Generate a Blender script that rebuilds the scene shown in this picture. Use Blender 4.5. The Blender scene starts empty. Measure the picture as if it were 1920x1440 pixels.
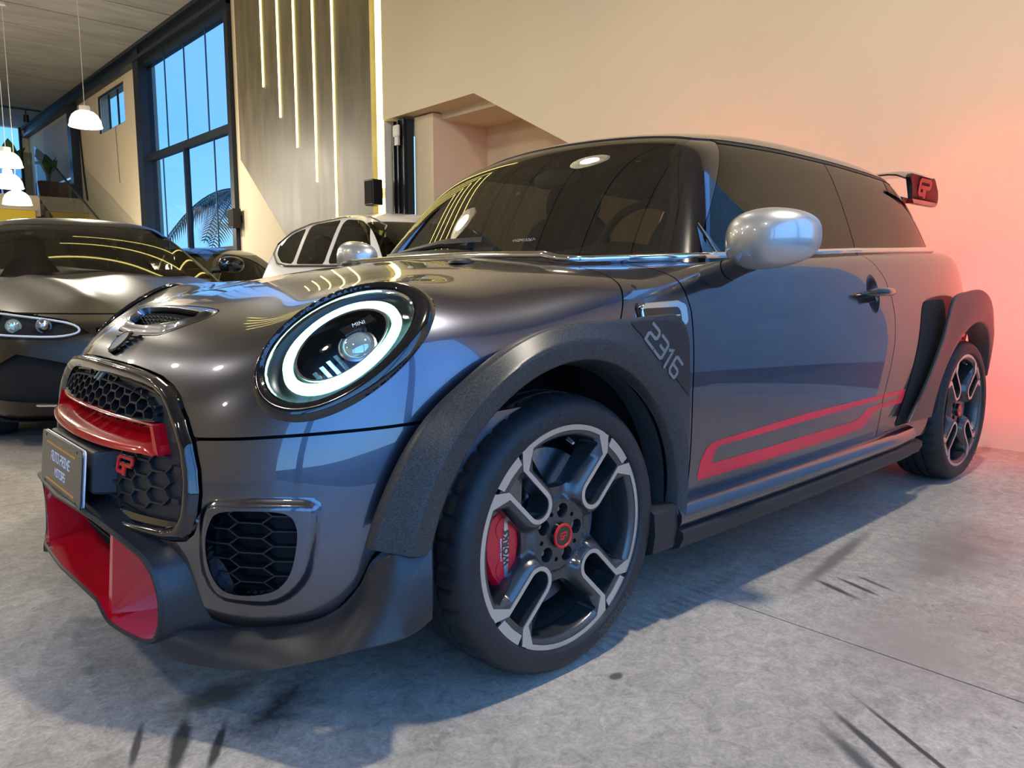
import bpy, bmesh, math, random
import numpy as np
from mathutils import Vector, Matrix
from mathutils.geometry import delaunay_2d_cdt
random.seed(7)
SC = bpy.context.scene
COL = SC.collection
PI = math.pi
# ------------------------------------------------------------------ camera
def make_camera():
    yaw, pitch, roll = 0.7403183, -0.1274011, 0.0007625
    f = Vector((math.sin(yaw)*math.cos(pitch), math.cos(yaw)*math.cos(pitch), math.sin(pitch)))
    r = Vector((math.cos(yaw), -math.sin(yaw), 0)); u = r.cross(f)
    r2 = r*math.cos(roll)+u*math.sin(roll); u2 = -r*math.sin(roll)+u*math.cos(roll)
    cd = bpy.data.cameras.new('camera'); cd.sensor_width = 36; cd.sensor_fit = 'HORIZONTAL'
    cd.lens = 1433.81/1920*36; cd.clip_start = .02; cd.clip_end = 300
    c = bpy.data.objects.new('camera', cd); COL.objects.link(c)
    m = Matrix((r2, u2, -f)).transposed().to_4x4(); m.translation = (-1.15418, -1.93410, .84034)
    c.matrix_world = m; SC.camera = c
make_camera()
# ------------------------------------------------------------------ exposure, sky, daylight
SC.view_settings.view_transform = 'Standard'; SC.view_settings.look = 'None'
SC.view_settings.exposure = 0.0; SC.view_settings.gamma = 1.0; SC.view_settings.use_curve_mapping = False
SC.cycles.max_bounces = 10; SC.cycles.diffuse_bounces = 5; SC.cycles.glossy_bounces = 5
SC.cycles.transparent_max_bounces = 24; SC.cycles.transmission_bounces = 6
SC.cycles.sample_clamp_indirect = 6.0; SC.cycles.caustics_reflective = False; SC.cycles.caustics_refractive = False
W = bpy.data.worlds.new('dusk_sky'); SC.world = W; W.use_nodes = True
def build_sky():
    nt = W.node_tree; n = nt.nodes; n.clear()
    out = n.new('ShaderNodeOutputWorld'); bg = n.new('ShaderNodeBackground')
    tc = n.new('ShaderNodeTexCoord'); sp = n.new('ShaderNodeSeparateXYZ'); cr = n.new('ShaderNodeValToRGB')
    nz = n.new('ShaderNodeTexNoise'); nz.inputs['Scale'].default_value = 3; nz.inputs['Detail'].default_value = 5
    mx = n.new('ShaderNodeMix'); mx.data_type = 'RGBA'; mx.inputs[0].default_value = .12
    e = cr.color_ramp.elements
    e[0].position = 0.0; e[0].color = (.22, .55, 1.0, 1)
    e[1].position = .75; e[1].color = (.065, .31, .90, 1)
    m = e.new(.18); m.color = (.10, .40, .98, 1)
    nt.links.new(tc.outputs['Generated'], sp.inputs[0]); nt.links.new(sp.outputs['Z'], cr.inputs[0])
    nt.links.new(tc.outputs['Generated'], nz.inputs['Vector'])
    nt.links.new(cr.outputs[0], mx.inputs[6]); nt.links.new(nz.outputs['Color'], mx.inputs[7])
    nt.links.new(mx.outputs[2], bg.inputs[0]); bg.inputs[1].default_value = 3.5
    nt.links.new(bg.outputs[0], out.inputs[0])
build_sky()
def portal(name, loc, rot, sx, sy):      # guides sampling of the daylight that comes through an opening
    l = bpy.data.lights.new(name, 'AREA'); l.shape = 'RECTANGLE'; l.size = sx; l.size_y = sy
    l.cycles.is_portal = True
    o = bpy.data.objects.new(name, l); COL.objects.link(o); o.location = loc; o.rotation_euler = rot
portal('daylight_shopfront', (-3.85, -3.55, 2.25), (PI/2, 0, 0), 10.3, 4.5)
portal('daylight_side_gate', (3.45, -2.55, 2.25), (PI/2, 0, PI/2), 2.1, 4.5)
portal('daylight_side_window', (3.6, 10.4, 2.5), (PI/2, 0, PI/2), 3.6, 4.2)
# ------------------------------------------------------------------ helpers: objects
def setp(o, label=None, cat=None, group=None, kind=None):
    if label: o['label'] = label
    if cat: o['category'] = cat
    if group: o['group'] = group
    if kind: o['kind'] = kind
    return o
def empty(name, loc=(0, 0, 0), rz=0, **k):
    o = bpy.data.objects.new(name, None); COL.objects.link(o); o.location = loc; o.rotation_euler = (0, 0, rz)
    o.empty_display_size = .1
    return setp(o, **k)
def root_of(o):
    while o.parent: o = o.parent
    return o
def attach(o, parent, local=False):
    o.parent = parent
    if not local:        # vertices are given in the room's own coordinates
        r = root_of(parent)
        if parent.parent is None and parent.type == 'EMPTY':
            o.matrix_parent_inverse = Matrix.Translation(-Vector(parent.location))
def mk(name, V, F, mat=None, parent=None, smooth=35, N=None, local=False, **k):
    me = bpy.data.meshes.new(name)
    if isinstance(V, np.ndarray): V = V.tolist()
    if isinstance(F, np.ndarray): F = F.tolist()
    me.from_pydata(V, [], F); me.update()
    if smooth:
        me.shade_smooth()
        if N is None and smooth < 180: me.set_sharp_from_angle(angle=math.radians(smooth))
    if N is not None: me.normals_split_custom_set_from_vertices(N.tolist() if isinstance(N, np.ndarray) else N)
    if mat is not None: me.materials.append(mat)
    o = bpy.data.objects.new(name, me); COL.objects.link(o)
    if parent is not None: attach(o, parent, local)
    return setp(o, **k)
def mirror(o, name=None, parent=None):       # the same part for the other side of the car
    me = o.data; V = np.empty(len(me.vertices)*3); me.vertices.foreach_get('co', V); V = V.reshape(-1, 3); V[:, 1] *= -1
    F = [tuple(reversed(p.vertices)) for p in me.polygons]
    c = mk(name or o.name.split('.')[0], V, F, me.materials[0] if me.materials else None, parent or o.parent, 40)
    if parent is None: c.matrix_parent_inverse = o.matrix_parent_inverse.copy()
    return c
def clone(o, parent=None, name=None, **k):
    c = o.copy(); COL.objects.link(c)
    if parent is not None: c.parent = parent
    return setp(c, **k)
class G:
    """collects geometry for one mesh"""
    def __init__(s): s.v = []; s.f = []
    def add(s, V, F):
        b = len(s.v); s.v += [tuple(p) for p in V]; s.f += [tuple(i+b for i in f) for f in F]; return s
    def box(s, a, b):
        x0, y0, z0 = a; x1, y1, z1 = b
        return s.add([(x0,y0,z0),(x1,y0,z0),(x1,y1,z0),(x0,y1,z0),(x0,y0,z1),(x1,y0,z1),(x1,y1,z1),(x0,y1,z1)],
              [(0,3,2,1),(4,5,6,7),(0,1,5,4),(1,2,6,5),(2,3,7,6),(3,0,4,7)])
    def hexa(s, p):      # eight points: four below, four above
        return s.add(p, [(0,3,2,1),(4,5,6,7),(0,1,5,4),(1,2,6,5),(2,3,7,6),(3,0,4,7)])
    def tube(s, pts, r, n=10, cap=True):
        pts = [Vector(p) for p in pts]; rs = r if isinstance(r, (list, tuple)) else [r]*len(pts); up = None; rings = []
        for i, p in enumerate(pts):
            t = (pts[min(i+1, len(pts)-1)]-pts[max(i-1, 0)]).normalized()
            if up is None: up = Vector((0, 0, 1)) if abs(t.z) < .9 else Vector((1, 0, 0))
            a = t.cross(up).normalized(); b = a.cross(t).normalized(); up = b
            rings.append([p+a*rs[i]*math.cos(2*PI*k/n)+b*rs[i]*math.sin(2*PI*k/n) for k in range(n)])
        V = [q for r_ in rings for q in r_]; F = []
        for i in range(len(pts)-1):
            for k in range(n): F.append((i*n+k, i*n+(k+1) % n, (i+1)*n+(k+1) % n, (i+1)*n+k))
        if cap: F += [tuple(reversed(range(n))), tuple(range((len(pts)-1)*n, len(pts)*n))]
        return s.add(V, F)
    def lathe(s, prof, c=(0, 0, 0), ax='z', n=48, a0=0, a1=2*PI, close=False):
        full = abs(a1-a0-2*PI) < 1e-6; m = n if full else n+1; V = []; F = []
        for k in range(m):
            a = a0+(a1-a0)*k/n; ca, sa = math.cos(a), math.sin(a)
            for (r, h) in prof:
                if ax == 'z': q = (r*ca, r*sa, h)
                elif ax == 'y': q = (r*ca, h, r*sa)
                else: q = (h, r*ca, r*sa)
                V.append((c[0]+q[0], c[1]+q[1], c[2]+q[2]))
        L = len(prof); P = L if close else L-1
        for k in range(n if full else n):
            k2 = (k+1) % m
            for j in range(P): F.append((k*L+j, k2*L+j, k2*L+(j+1) % L, k*L+(j+1) % L))
        return s.add(V, F)
    def loft(s, rings, closed=True, cap=True):
        n = len(rings[0]); V = [p for r in rings for p in r]; F = []
        for i in range(len(rings)-1):
            for k in range(n if closed else n-1): F.append((i*n+k, i*n+(k+1) % n, (i+1)*n+(k+1) % n, (i+1)*n+k))
        if closed and cap: F += [tuple(reversed(range(n))), tuple(range((len(rings)-1)*n, len(rings)*n))]
        return s.add(V, F)
    def grid(s, rows):
        n = len(rows[0]); V = [p for r in rows for p in r]; F = []
        for i in range(len(rows)-1):
            for k in range(n-1): F.append((i*n+k, i*n+k+1, (i+1)*n+k+1, (i+1)*n+k))
        return s.add(V, F)
    def prism(s, poly, fn0, fn1):     # polygon (u, v) mapped by two functions to its two faces
        n = len(poly); V = [fn0(*p) for p in poly]+[fn1(*p) for p in poly]
        F = [tuple(range(n)), tuple(reversed(range(n, 2*n)))]+[(i, i+n, (i+1) % n+n, (i+1) % n) for i in range(n)]
        return s.add(V, F)
    def obj(s, name, mat=None, parent=None, smooth=35, local=False, fix=True, **k):
        o = mk(name, s.v, s.f, mat, parent, 0, None, local, **k)
        if fix:
            bm = bmesh.new(); bm.from_mesh(o.data); bmesh.ops.recalc_face_normals(bm, faces=bm.faces); bm.to_mesh(o.data); bm.free()
        if smooth: o.data.shade_smooth(); o.data.set_sharp_from_angle(angle=math.radians(smooth))
        return o
def bevel(o, w, seg=2, ang=40):
    m = o.modifiers.new('edge', 'BEVEL'); m.width = w; m.segments = seg; m.limit_method = 'ANGLE'; m.angle_limit = math.radians(ang); return o
# ------------------------------------------------------------------ helpers: materials
def nodes(name):
    m = bpy.data.materials.new(name); m.use_nodes = True; nt = m.node_tree
    return m, nt, nt.nodes['Principled BSDF']
def P(name, col, rough=.5, metal=0, coat=0, crough=.03, spec=.5, em=None, es=0, noise=None, bump=None, coord='Object'):
    """principled material; noise=(scale, amount) varies the colour, bump=(scale, strength) adds fine relief"""
    m, nt, b = nodes(name); n = nt.nodes; I = b.inputs
    I['Base Color'].default_value = (*col, 1); I['Roughness'].default_value = rough; I['Metallic'].default_value = metal
    I['Coat Weight'].default_value = coat; I['Coat Roughness'].default_value = crough; I['Specular IOR Level'].default_value = spec
    if em: I['Emission Color'].default_value = (*em, 1); I['Emission Strength'].default_value = es
    if noise or bump: tc = n.new('ShaderNodeTexCoord')
    if noise:
        t = n.new('ShaderNodeTexNoise'); t.inputs['Scale'].default_value = noise[0]; t.inputs['Detail'].default_value = 6
        r = n.new('ShaderNodeValToRGB'); a = noise[1]
        r.color_ramp.elements[0].position = .3; r.color_ramp.elements[1].position = .7
        r.color_ramp.elements[0].color = (*[c*(1-a) for c in col], 1); r.color_ramp.elements[1].color = (*[min(1, c*(1+a)) for c in col], 1)
        nt.links.new(tc.outputs[coord], t.inputs['Vector']); nt.links.new(t.outputs['Fac'], r.inputs[0]); nt.links.new(r.outputs[0], I['Base Color'])
    if bump:
        t = n.new('ShaderNodeTexNoise'); t.inputs['Scale'].default_value = bump[0]; t.inputs['Detail'].default_value = 4
        q = n.new('ShaderNodeBump'); q.inputs['Strength'].default_value = bump[1]; q.inputs['Distance'].default_value = .004
        nt.links.new(tc.outputs[coord], t.inputs['Vector']); nt.links.new(t.outputs['Fac'], q.inputs['Height']); nt.links.new(q.outputs[0], I['Normal'])
    return m
def glass(name, tint, ior=1.5, rough=0.0):
    m, nt, b = nodes(name); n = nt.nodes; n.remove(b)
    t = n.new('ShaderNodeBsdfTransparent'); t.inputs[0].default_value = (*tint, 1)
    g = n.new('ShaderNodeBsdfGlossy'); g.inputs['Roughness'].default_value = rough
    f = n.new('ShaderNodeFresnel'); f.inputs[0].default_value = ior; mx = n.new('ShaderNodeMixShader')
    ge = n.new('ShaderNodeNewGeometry'); mu = n.new('ShaderNodeMath'); mu.operation = 'MULTIPLY'; iv = n.new('ShaderNodeMath'); iv.operation = 'SUBTRACT'; iv.inputs[0].default_value = 1
    nt.links.new(ge.outputs['Backfacing'], iv.inputs[1]); nt.links.new(f.outputs[0], mu.inputs[0]); nt.links.new(iv.outputs[0], mu.inputs[1])   # one reflection per pane
    nt.links.new(mu.outputs[0], mx.inputs[0]); nt.links.new(t.outputs[0], mx.inputs[1]); nt.links.new(g.outputs[0], mx.inputs[2])
    nt.links.new(mx.outputs[0], n['Material Output'].inputs[0]); return m
def emit(name, col, s):
    m, nt, b = nodes(name); b.inputs['Base Color'].default_value = (*col, 1)
    b.inputs['Emission Color'].default_value = (*col, 1); b.inputs['Emission Strength'].default_value = s; return m
# ------------------------------------------------------------------ helpers: implicit surfaces
class Spl:
    def __init__(s, pts):
        p = np.array(sorted(pts), float); s.x = p[:, 0]; s.y = p[:, 1]; n = len(p); h = np.diff(s.x); A = np.zeros((n, n)); r = np.zeros(n); A[0, 0] = A[-1, -1] = 1
        for i in range(1, n-1):
            A[i, i-1] = h[i-1]; A[i, i] = 2*(h[i-1]+h[i]); A[i, i+1] = h[i]
            r[i] = 6*((s.y[i+1]-s.y[i])/h[i]-(s.y[i]-s.y[i-1])/h[i-1])
        s.m = np.linalg.solve(A, r); s.h = h
        s.d0 = (s.y[1]-s.y[0])/h[0]-h[0]*(2*s.m[0]+s.m[1])/6; s.d1 = (s.y[-1]-s.y[-2])/h[-1]+h[-1]*(2*s.m[-1]+s.m[-2])/6
    def __call__(s, x):
        x = np.asarray(x, float); i = np.clip(np.searchsorted(s.x, x)-1, 0, len(s.x)-2)
        xc = np.clip(x, s.x[0], s.x[-1]); h = s.h[i]; a = s.x[i+1]-xc; b = xc-s.x[i]
        v = (s.m[i]*a**3+s.m[i+1]*b**3)/(6*h)+(s.y[i]/h-s.m[i]*h/6)*a+(s.y[i+1]/h-s.m[i+1]*h/6)*b
        return v+np.minimum(x-s.x[0], 0)*s.d0+np.maximum(x-s.x[-1], 0)*s.d1
def lin(pts):
    p = np.array(sorted(pts), float); return lambda x: np.interp(x, p[:, 0], p[:, 1])
def smax(a, b, k): return .5*(a+b+np.sqrt((a-b)**2+k*k))
def sstep(a, b, x):
    t = np.clip((x-a)/(b-a), 0, 1); return t*t*t*(t*(6*t-15)+10)
def grad(f, Q, e=1e-4):
    x, y, z = Q.T
    return np.stack([f(x+e, y, z)-f(x-e, y, z), f(x, y+e, z)-f(x, y-e, z), f(x, y, z+e)-f(x, y, z-e)], 1)/(2*e)
def newton(f, Q, n=3):
    for _ in range(n):
        g = grad(f, Q); Q = Q-(f(*Q.T)/np.maximum((g*g).sum(1), .05))[:, None]*g
    return Q
def unit(a): return a/np.maximum(np.linalg.norm(a, axis=-1, keepdims=True), 1e-12)
def surfnet(f, lo, hi, h):
    ax = [np.arange(lo[i], hi[i]+h, h) for i in range(3)]; X, Y, Z = ax
    v = f(X[:, None, None], Y[None, :, None], Z[None, None, :]); s = v < 0
    c = np.zeros(tuple(n-1 for n in v.shape), np.int8); sl = lambda d: tuple(slice(d_, n-1+d_) for d_, n in zip(d, v.shape))
    for d in np.ndindex(2, 2, 2): c += s[sl(d)]
    I = np.argwhere((c > 0) & (c < 8)); vid = -np.ones(c.shape, np.int32); vid[tuple(I.T)] = np.arange(len(I))
    acc = np.zeros((len(I), 3)); cnt = np.zeros(len(I)); i, j, k = I.T
    for a in range(3):
        o1, o2 = [b for b in range(3) if b != a]
        for p in (0, 1):
            for q in (0, 1):
                d = [0, 0, 0]; d[o1] = p; d[o2] = q; e = list(d); e[a] = 1
                v0 = v[i+d[0], j+d[1], k+d[2]]; v1 = v[i+e[0], j+e[1], k+e[2]]; m = (v0 < 0) != (v1 < 0)
                t = np.where(m, v0/np.where(m, v0-v1, 1), 0); off = np.tile(np.array(d, float), (len(I), 1)); off[:, a] += t
                acc[m] += off[m]; cnt[m] += 1
    V = np.array([a[0] for a in ax])+(I+acc/cnt[:, None])*h
    T = []
    for a in range(3):
        o1, o2 = (a+1) % 3, (a+2) % 3
        s0 = np.take(s, range(s.shape[a]-1), a); s1 = np.take(s, range(1, s.shape[a]), a)
        E_ = np.argwhere(s0 != s1); E_ = E_[(E_[:, o1] > 0) & (E_[:, o2] > 0) & (E_[:, o1] < s.shape[o1]-1) & (E_[:, o2] < s.shape[o2]-1)]
        def cid(p, q):
            w = E_.copy(); w[:, o1] -= p; w[:, o2] -= q; return vid[tuple(w.T)]
        Q = np.stack([cid(1, 1), cid(0, 1), cid(0, 0), cid(1, 0)], 1); fl = ~s0[tuple(E_.T)]
        Q[fl] = Q[fl][:, ::-1]; T += [Q[:, [0, 1, 2]], Q[:, [0, 2, 3]]]
    return newton(f, V), np.concatenate(T)
def clip(M, g):
    V, T = M; ins = g >= 0; k = ins[T].sum(1); out = [T[k == 3]]; nv = []; base = len(V); keys = {}
    def cut(a, b):
        nonlocal base
        lo_, hi_ = np.minimum(a, b), np.maximum(a, b); key = lo_.astype(np.int64)*10**8+hi_
        u, inv = np.unique(key, return_inverse=True); return key
    parts = []
    for want in (1, 2):
        t = T[k == want]
        if not len(t): continue
        lone = ins[t] if want == 1 else ~ins[t]; r = lone.argmax(1); idx = np.arange(len(t))
        parts.append((want, t[idx, r], t[idx, (r+1) % 3], t[idx, (r+2) % 3]))
    if parts:
        ek = np.concatenate([np.concatenate([np.stack([np.minimum(p[1], p[2]), np.maximum(p[1], p[2])], 1), np.stack([np.minimum(p[1], p[3]), np.maximum(p[1], p[3])], 1)]) for p in parts])
        code = ek[:, 0].astype(np.int64)*(len(V)+1)+ek[:, 1]; u, fi, inv = np.unique(code, return_index=True, return_inverse=True)
        E_ = ek[fi]; ga, gb = g[E_[:, 0]], g[E_[:, 1]]; t = (ga/(ga-gb))[:, None]; nv = V[E_[:, 0]]*(1-t)+V[E_[:, 1]]*t
        inv = inv+len(V); pos = 0
        for want, a, b, c in parts:
            n = len(a); ab = inv[pos:pos+n]; ac = inv[pos+n:pos+2*n]; pos += 2*n
            if want == 1: out.append(np.stack([a, ab, ac], 1))
            else: out += [np.stack([ab, b, c], 1), np.stack([ab, c, ac], 1)]
        V = np.concatenate([V, nv])
    T = np.concatenate(out); u, inv = np.unique(T, return_inverse=True)
    return V[u], inv.reshape(-1, 3)
def psdf(poly, u, v):
    """signed distance to a polygon, positive inside"""
    p = np.array(poly, float); q = np.roll(p, -1, 0); d = np.full(np.shape(u), 1e9); ins = np.zeros(np.shape(u), bool)
    for (ax_, ay), (bx, by) in zip(p, q):
        ex, ey = bx-ax_, by-ay; t = np.clip(((u-ax_)*ex+(v-ay)*ey)/(ex*ex+ey*ey+1e-18), 0, 1)
        d = np.minimum(d, (u-ax_-t*ex)**2+(v-ay-t*ey)**2)
        c = ((ay > v) != (by > v)) & (u < (bx-ax_)*(v-ay)/(by-ay+1e-18)+ax_); ins ^= c
    return np.sqrt(d)*np.where(ins, 1, -1)
def roundpoly(poly, r=.02, n=4):
    out = []; m = len(poly); P_ = [np.array(p, float) for p in poly]
    for i in range(m):
        a, b, c = P_[i-1], P_[i], P_[(i+1) % m]; da, dc = a-b, c-b; la, lc = np.linalg.norm(da), np.linalg.norm(dc)
        k = min(r, .45*la, .45*lc); p0, p1 = b+da/la*k, b+dc/lc*k
        for j in range(n+1):
            t = j/n; out.append(tuple((1-t)**2*p0+2*t*(1-t)*b+t*t*p1))
    return out
def catmull(pts, n=6, closed=True):
    p = np.array(pts, float); m = len(p); out = []
    for i in range(m if closed else m-1):
        if closed: a, b, c, d = p[i-1], p[i], p[(i+1) % m], p[(i+2) % m]
        else: a, b, c, d = p[max(i-1, 0)], p[i], p[i+1], p[min(i+2, m-1)]
        for j in range(n):
            t = j/n; out.append(tuple(.5*((2*b)+(c-a)*t+(2*a-5*b+4*c-d)*t*t+(3*b-a-3*c+d)*t**3)))
    if not closed: out.append(tuple(p[-1]))
    return out
def panel(name, M, f, mat, parent, off=0.0, rim=.010, local=False, disp=None, **k):
    """a body panel: a clipped piece of an implicit surface with turned-in edges"""
    V, T = M; V = newton(f, V, 2); N = unit(grad(f, V))
    if disp is not None:
        o = disp(V); e = 1e-3
        gr = np.stack([disp(V+np.eye(3)[i]*e)-disp(V-np.eye(3)[i]*e) for i in range(3)], 1)/(2*e)
        V = V+N*(o+off)[:, None]; N = unit(N-(gr-(gr*N).sum(1)[:, None]*N))
    else: V = V+N*off
    nb = len(V); F = T.tolist(); NN = N
    if rim:
        e = np.concatenate([T[:, [0, 1]], T[:, [1, 2]], T[:, [2, 0]]]); code = np.sort(e, 1); _, inv, cnt = np.unique(code[:, 0].astype(np.int64)*10**7+code[:, 1], return_inverse=True, return_counts=True)
        be = e[cnt[inv] == 1]
        if parent is not None and k.get('keepmid') is None:
            be = be[~((abs(V[be[:, 0], 1]) < 1e-4) & (abs(V[be[:, 1], 1]) < 1e-4))]
        u, iv = np.unique(be, return_inverse=True); iv = iv.reshape(-1, 2); m = len(u)
        V = np.concatenate([V, V[u], V[u]-N[u]*rim]); NN = np.concatenate([N, np.zeros((2*m, 3))])
        F += [(nb+b, nb+a, nb+m+a, nb+m+b) for a, b in iv.tolist()]
    k.pop('keepmid', None)
    return mk(name, V, F, mat, parent, 180, NN, local, **k)
def sym(M):
    """join a half (y <= 0) with its mirror image"""
    V, T = M; W_ = V.copy(); W_[:, 1] *= -1; mid = abs(V[:, 1]) < 1e-6; n = len(V); idx = np.arange(n)+n; idx[mid] = np.where(mid)[0]
    V2 = np.concatenate([V, W_]); T2 = np.concatenate([T, idx[T][:, ::-1]]); u, inv = np.unique(T2, return_inverse=True); return V2[u], inv.reshape(-1, 3)
def flip(M):
    V, T = M; V = V.copy(); V[:, 1] *= -1; return V, T[:, ::-1]
def bis(f, O, D, t0, t1, n=28):
    O = np.atleast_2d(O).astype(float); D = np.atleast_2d(D).astype(float); a = np.full(len(O), float(t0)); b = np.full(len(O), float(t1))
    for _ in range(n):
        m = .5*(a+b); neg = f(*(O+m[:, None]*D).T) < 0; a = np.where(neg, m, a); b = np.where(neg, b, m)
    return O+a[:, None]*D
# ------------------------------------------------------------------ helpers: lettering
GL = {'G': [[(4,6),(.8,6),(0,5.2),(0,.8),(.8,0),(3.9,0),(3.9,3),(2,3)]], 'P': [[(0,-.6),(0,3),(3.3,3),(4,3.7),(4,5.3),(3.3,6),(.2,6)]],
 'A': [[(0,0),(0,4.5),(1.4,6),(4,6),(4,0)],[(0,2.4),(4,2.4)]], 'U': [[(0,6),(0,.7),(.7,0),(4,0),(4,6)]], 'T': [[(0,6),(4,6)],[(2,6),(2,0)]],
 'O': [[(0,0),(0,6),(4,6),(4,0),(-.4,0)]], 'R': [[(0,0),(0,6),(4,6),(4,3),(0,3)],[(1.4,3),(4,0)]], 'I': [[(0,6),(3,6)],[(1.5,6),(1.5,0)],[(0,0),(3,0)]],
 'M': [[(0,0),(0,6),(2.4,2.6),(4.8,6),(4.8,0)]], 'E': [[(4,6),(0,6),(0,0),(4,0)],[(0,3),(3.6,3)]], 'S': [[(4,6),(0,6),(0,3),(4,3),(4,0),(0,0)]],
 '2': [[(0,6),(3.3,6),(4,5.3),(4,3.7),(3.3,3),(.7,3),(0,2.3),(0,0),(4.2,0)]], '3': [[(0,6),(3.3,6),(4,5.3),(4,.7),(3.3,0),(0,0)],[(1.2,3),(4,3)]],
 '1': [[(0,5),(1.4,6),(1.4,-.4)]], '6': [[(4,6),(.7,6),(0,5.3),(0,.7),(.7,0),(3.3,0),(4,.7),(4,2.4),(3.3,3),(0,3)]]}
GW = {'1': 2.4, 'M': 4.8, 'I': 3}
def strokes(text, h, t=.9, slant=0.0, gap=1.7, space=2.6):
    """(vertices, faces) of block lettering, flat, height h, starting at the origin"""
    s = h/6; V = []; F = []; x = 0
    for ch in text:
        if ch == ' ': x += space; continue
        for pl in GL[ch]:
            p = [np.array(q, float) for q in pl]; n = len(p); L = []; R_ = []
            for i in range(n):
                d0 = unit(p[i]-p[i-1]) if i else unit(p[1]-p[0]); d1 = unit(p[i+1]-p[i]) if i < n-1 else d0
                if i == 0: d0 = d1
                a = np.array([-d0[1], d0[0]]); b = np.array([-d1[1], d1[0]]); m = unit(a+b); k = min(1/max(m@a, .4), 1.6)
                c = p[i]-(d1*t/2 if i == 0 else 0)+(d0*t/2 if i == n-1 else 0)
                L.append(c+m*k*t/2); R_.append(c-m*k*t/2)
            b0 = len(V)
            for l, r in zip(L, R_): V += [(x+l[0], l[1]), (x+r[0], r[1])]
            F += [(b0+2*i, b0+2*i+1, b0+2*i+3, b0+2*i+2) for i in range(n-1)]
        x += GW.get(ch, 4)+gap
    return [((a+slant*b)*s, b*s) for a, b in V], F, (x-gap)*s
def letters(name, VF, fn, mat, parent, th=.001, local=False, **k):
    """raise flat lettering onto a surface: fn(u, v, height) gives the point"""
    V, F = VF[0], VF[1]; n = len(V); top = [fn(a, b, th) for a, b in V]; bot = [fn(a, b, 0) for a, b in V]
    F2 = list(F)
    for f in F: F2 += [(f[(i+1) % len(f)], f[i], f[i]+n, f[(i+1) % len(f)]+n) for i in range(len(f))]
    o = mk(name, top+bot, F2, mat, parent, 0, None, local, **k)
    bm = bmesh.new(); bm.from_mesh(o.data); bmesh.ops.recalc_face_normals(bm, faces=bm.faces); bm.to_mesh(o.data); bm.free(); return o
def font(text, size, shear=0, bold=0):
    c = bpy.data.curves.new('t', 'FONT'); c.body = text; c.size = size; c.shear = shear; c.align_x = 'CENTER'; c.align_y = 'CENTER'; c.resolution_u = 2; c.offset = bold
    o = bpy.data.objects.new('t', c); COL.objects.link(o); dg = bpy.context.evaluated_depsgraph_get(); me = o.evaluated_get(dg).to_mesh()
    V = [(v.co.x, v.co.y) for v in me.vertices]; F = [tuple(p.vertices) for p in me.polygons]; o.evaluated_get(dg).to_mesh_clear()
    bpy.data.objects.remove(o); bpy.data.curves.remove(c); return V, F
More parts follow.
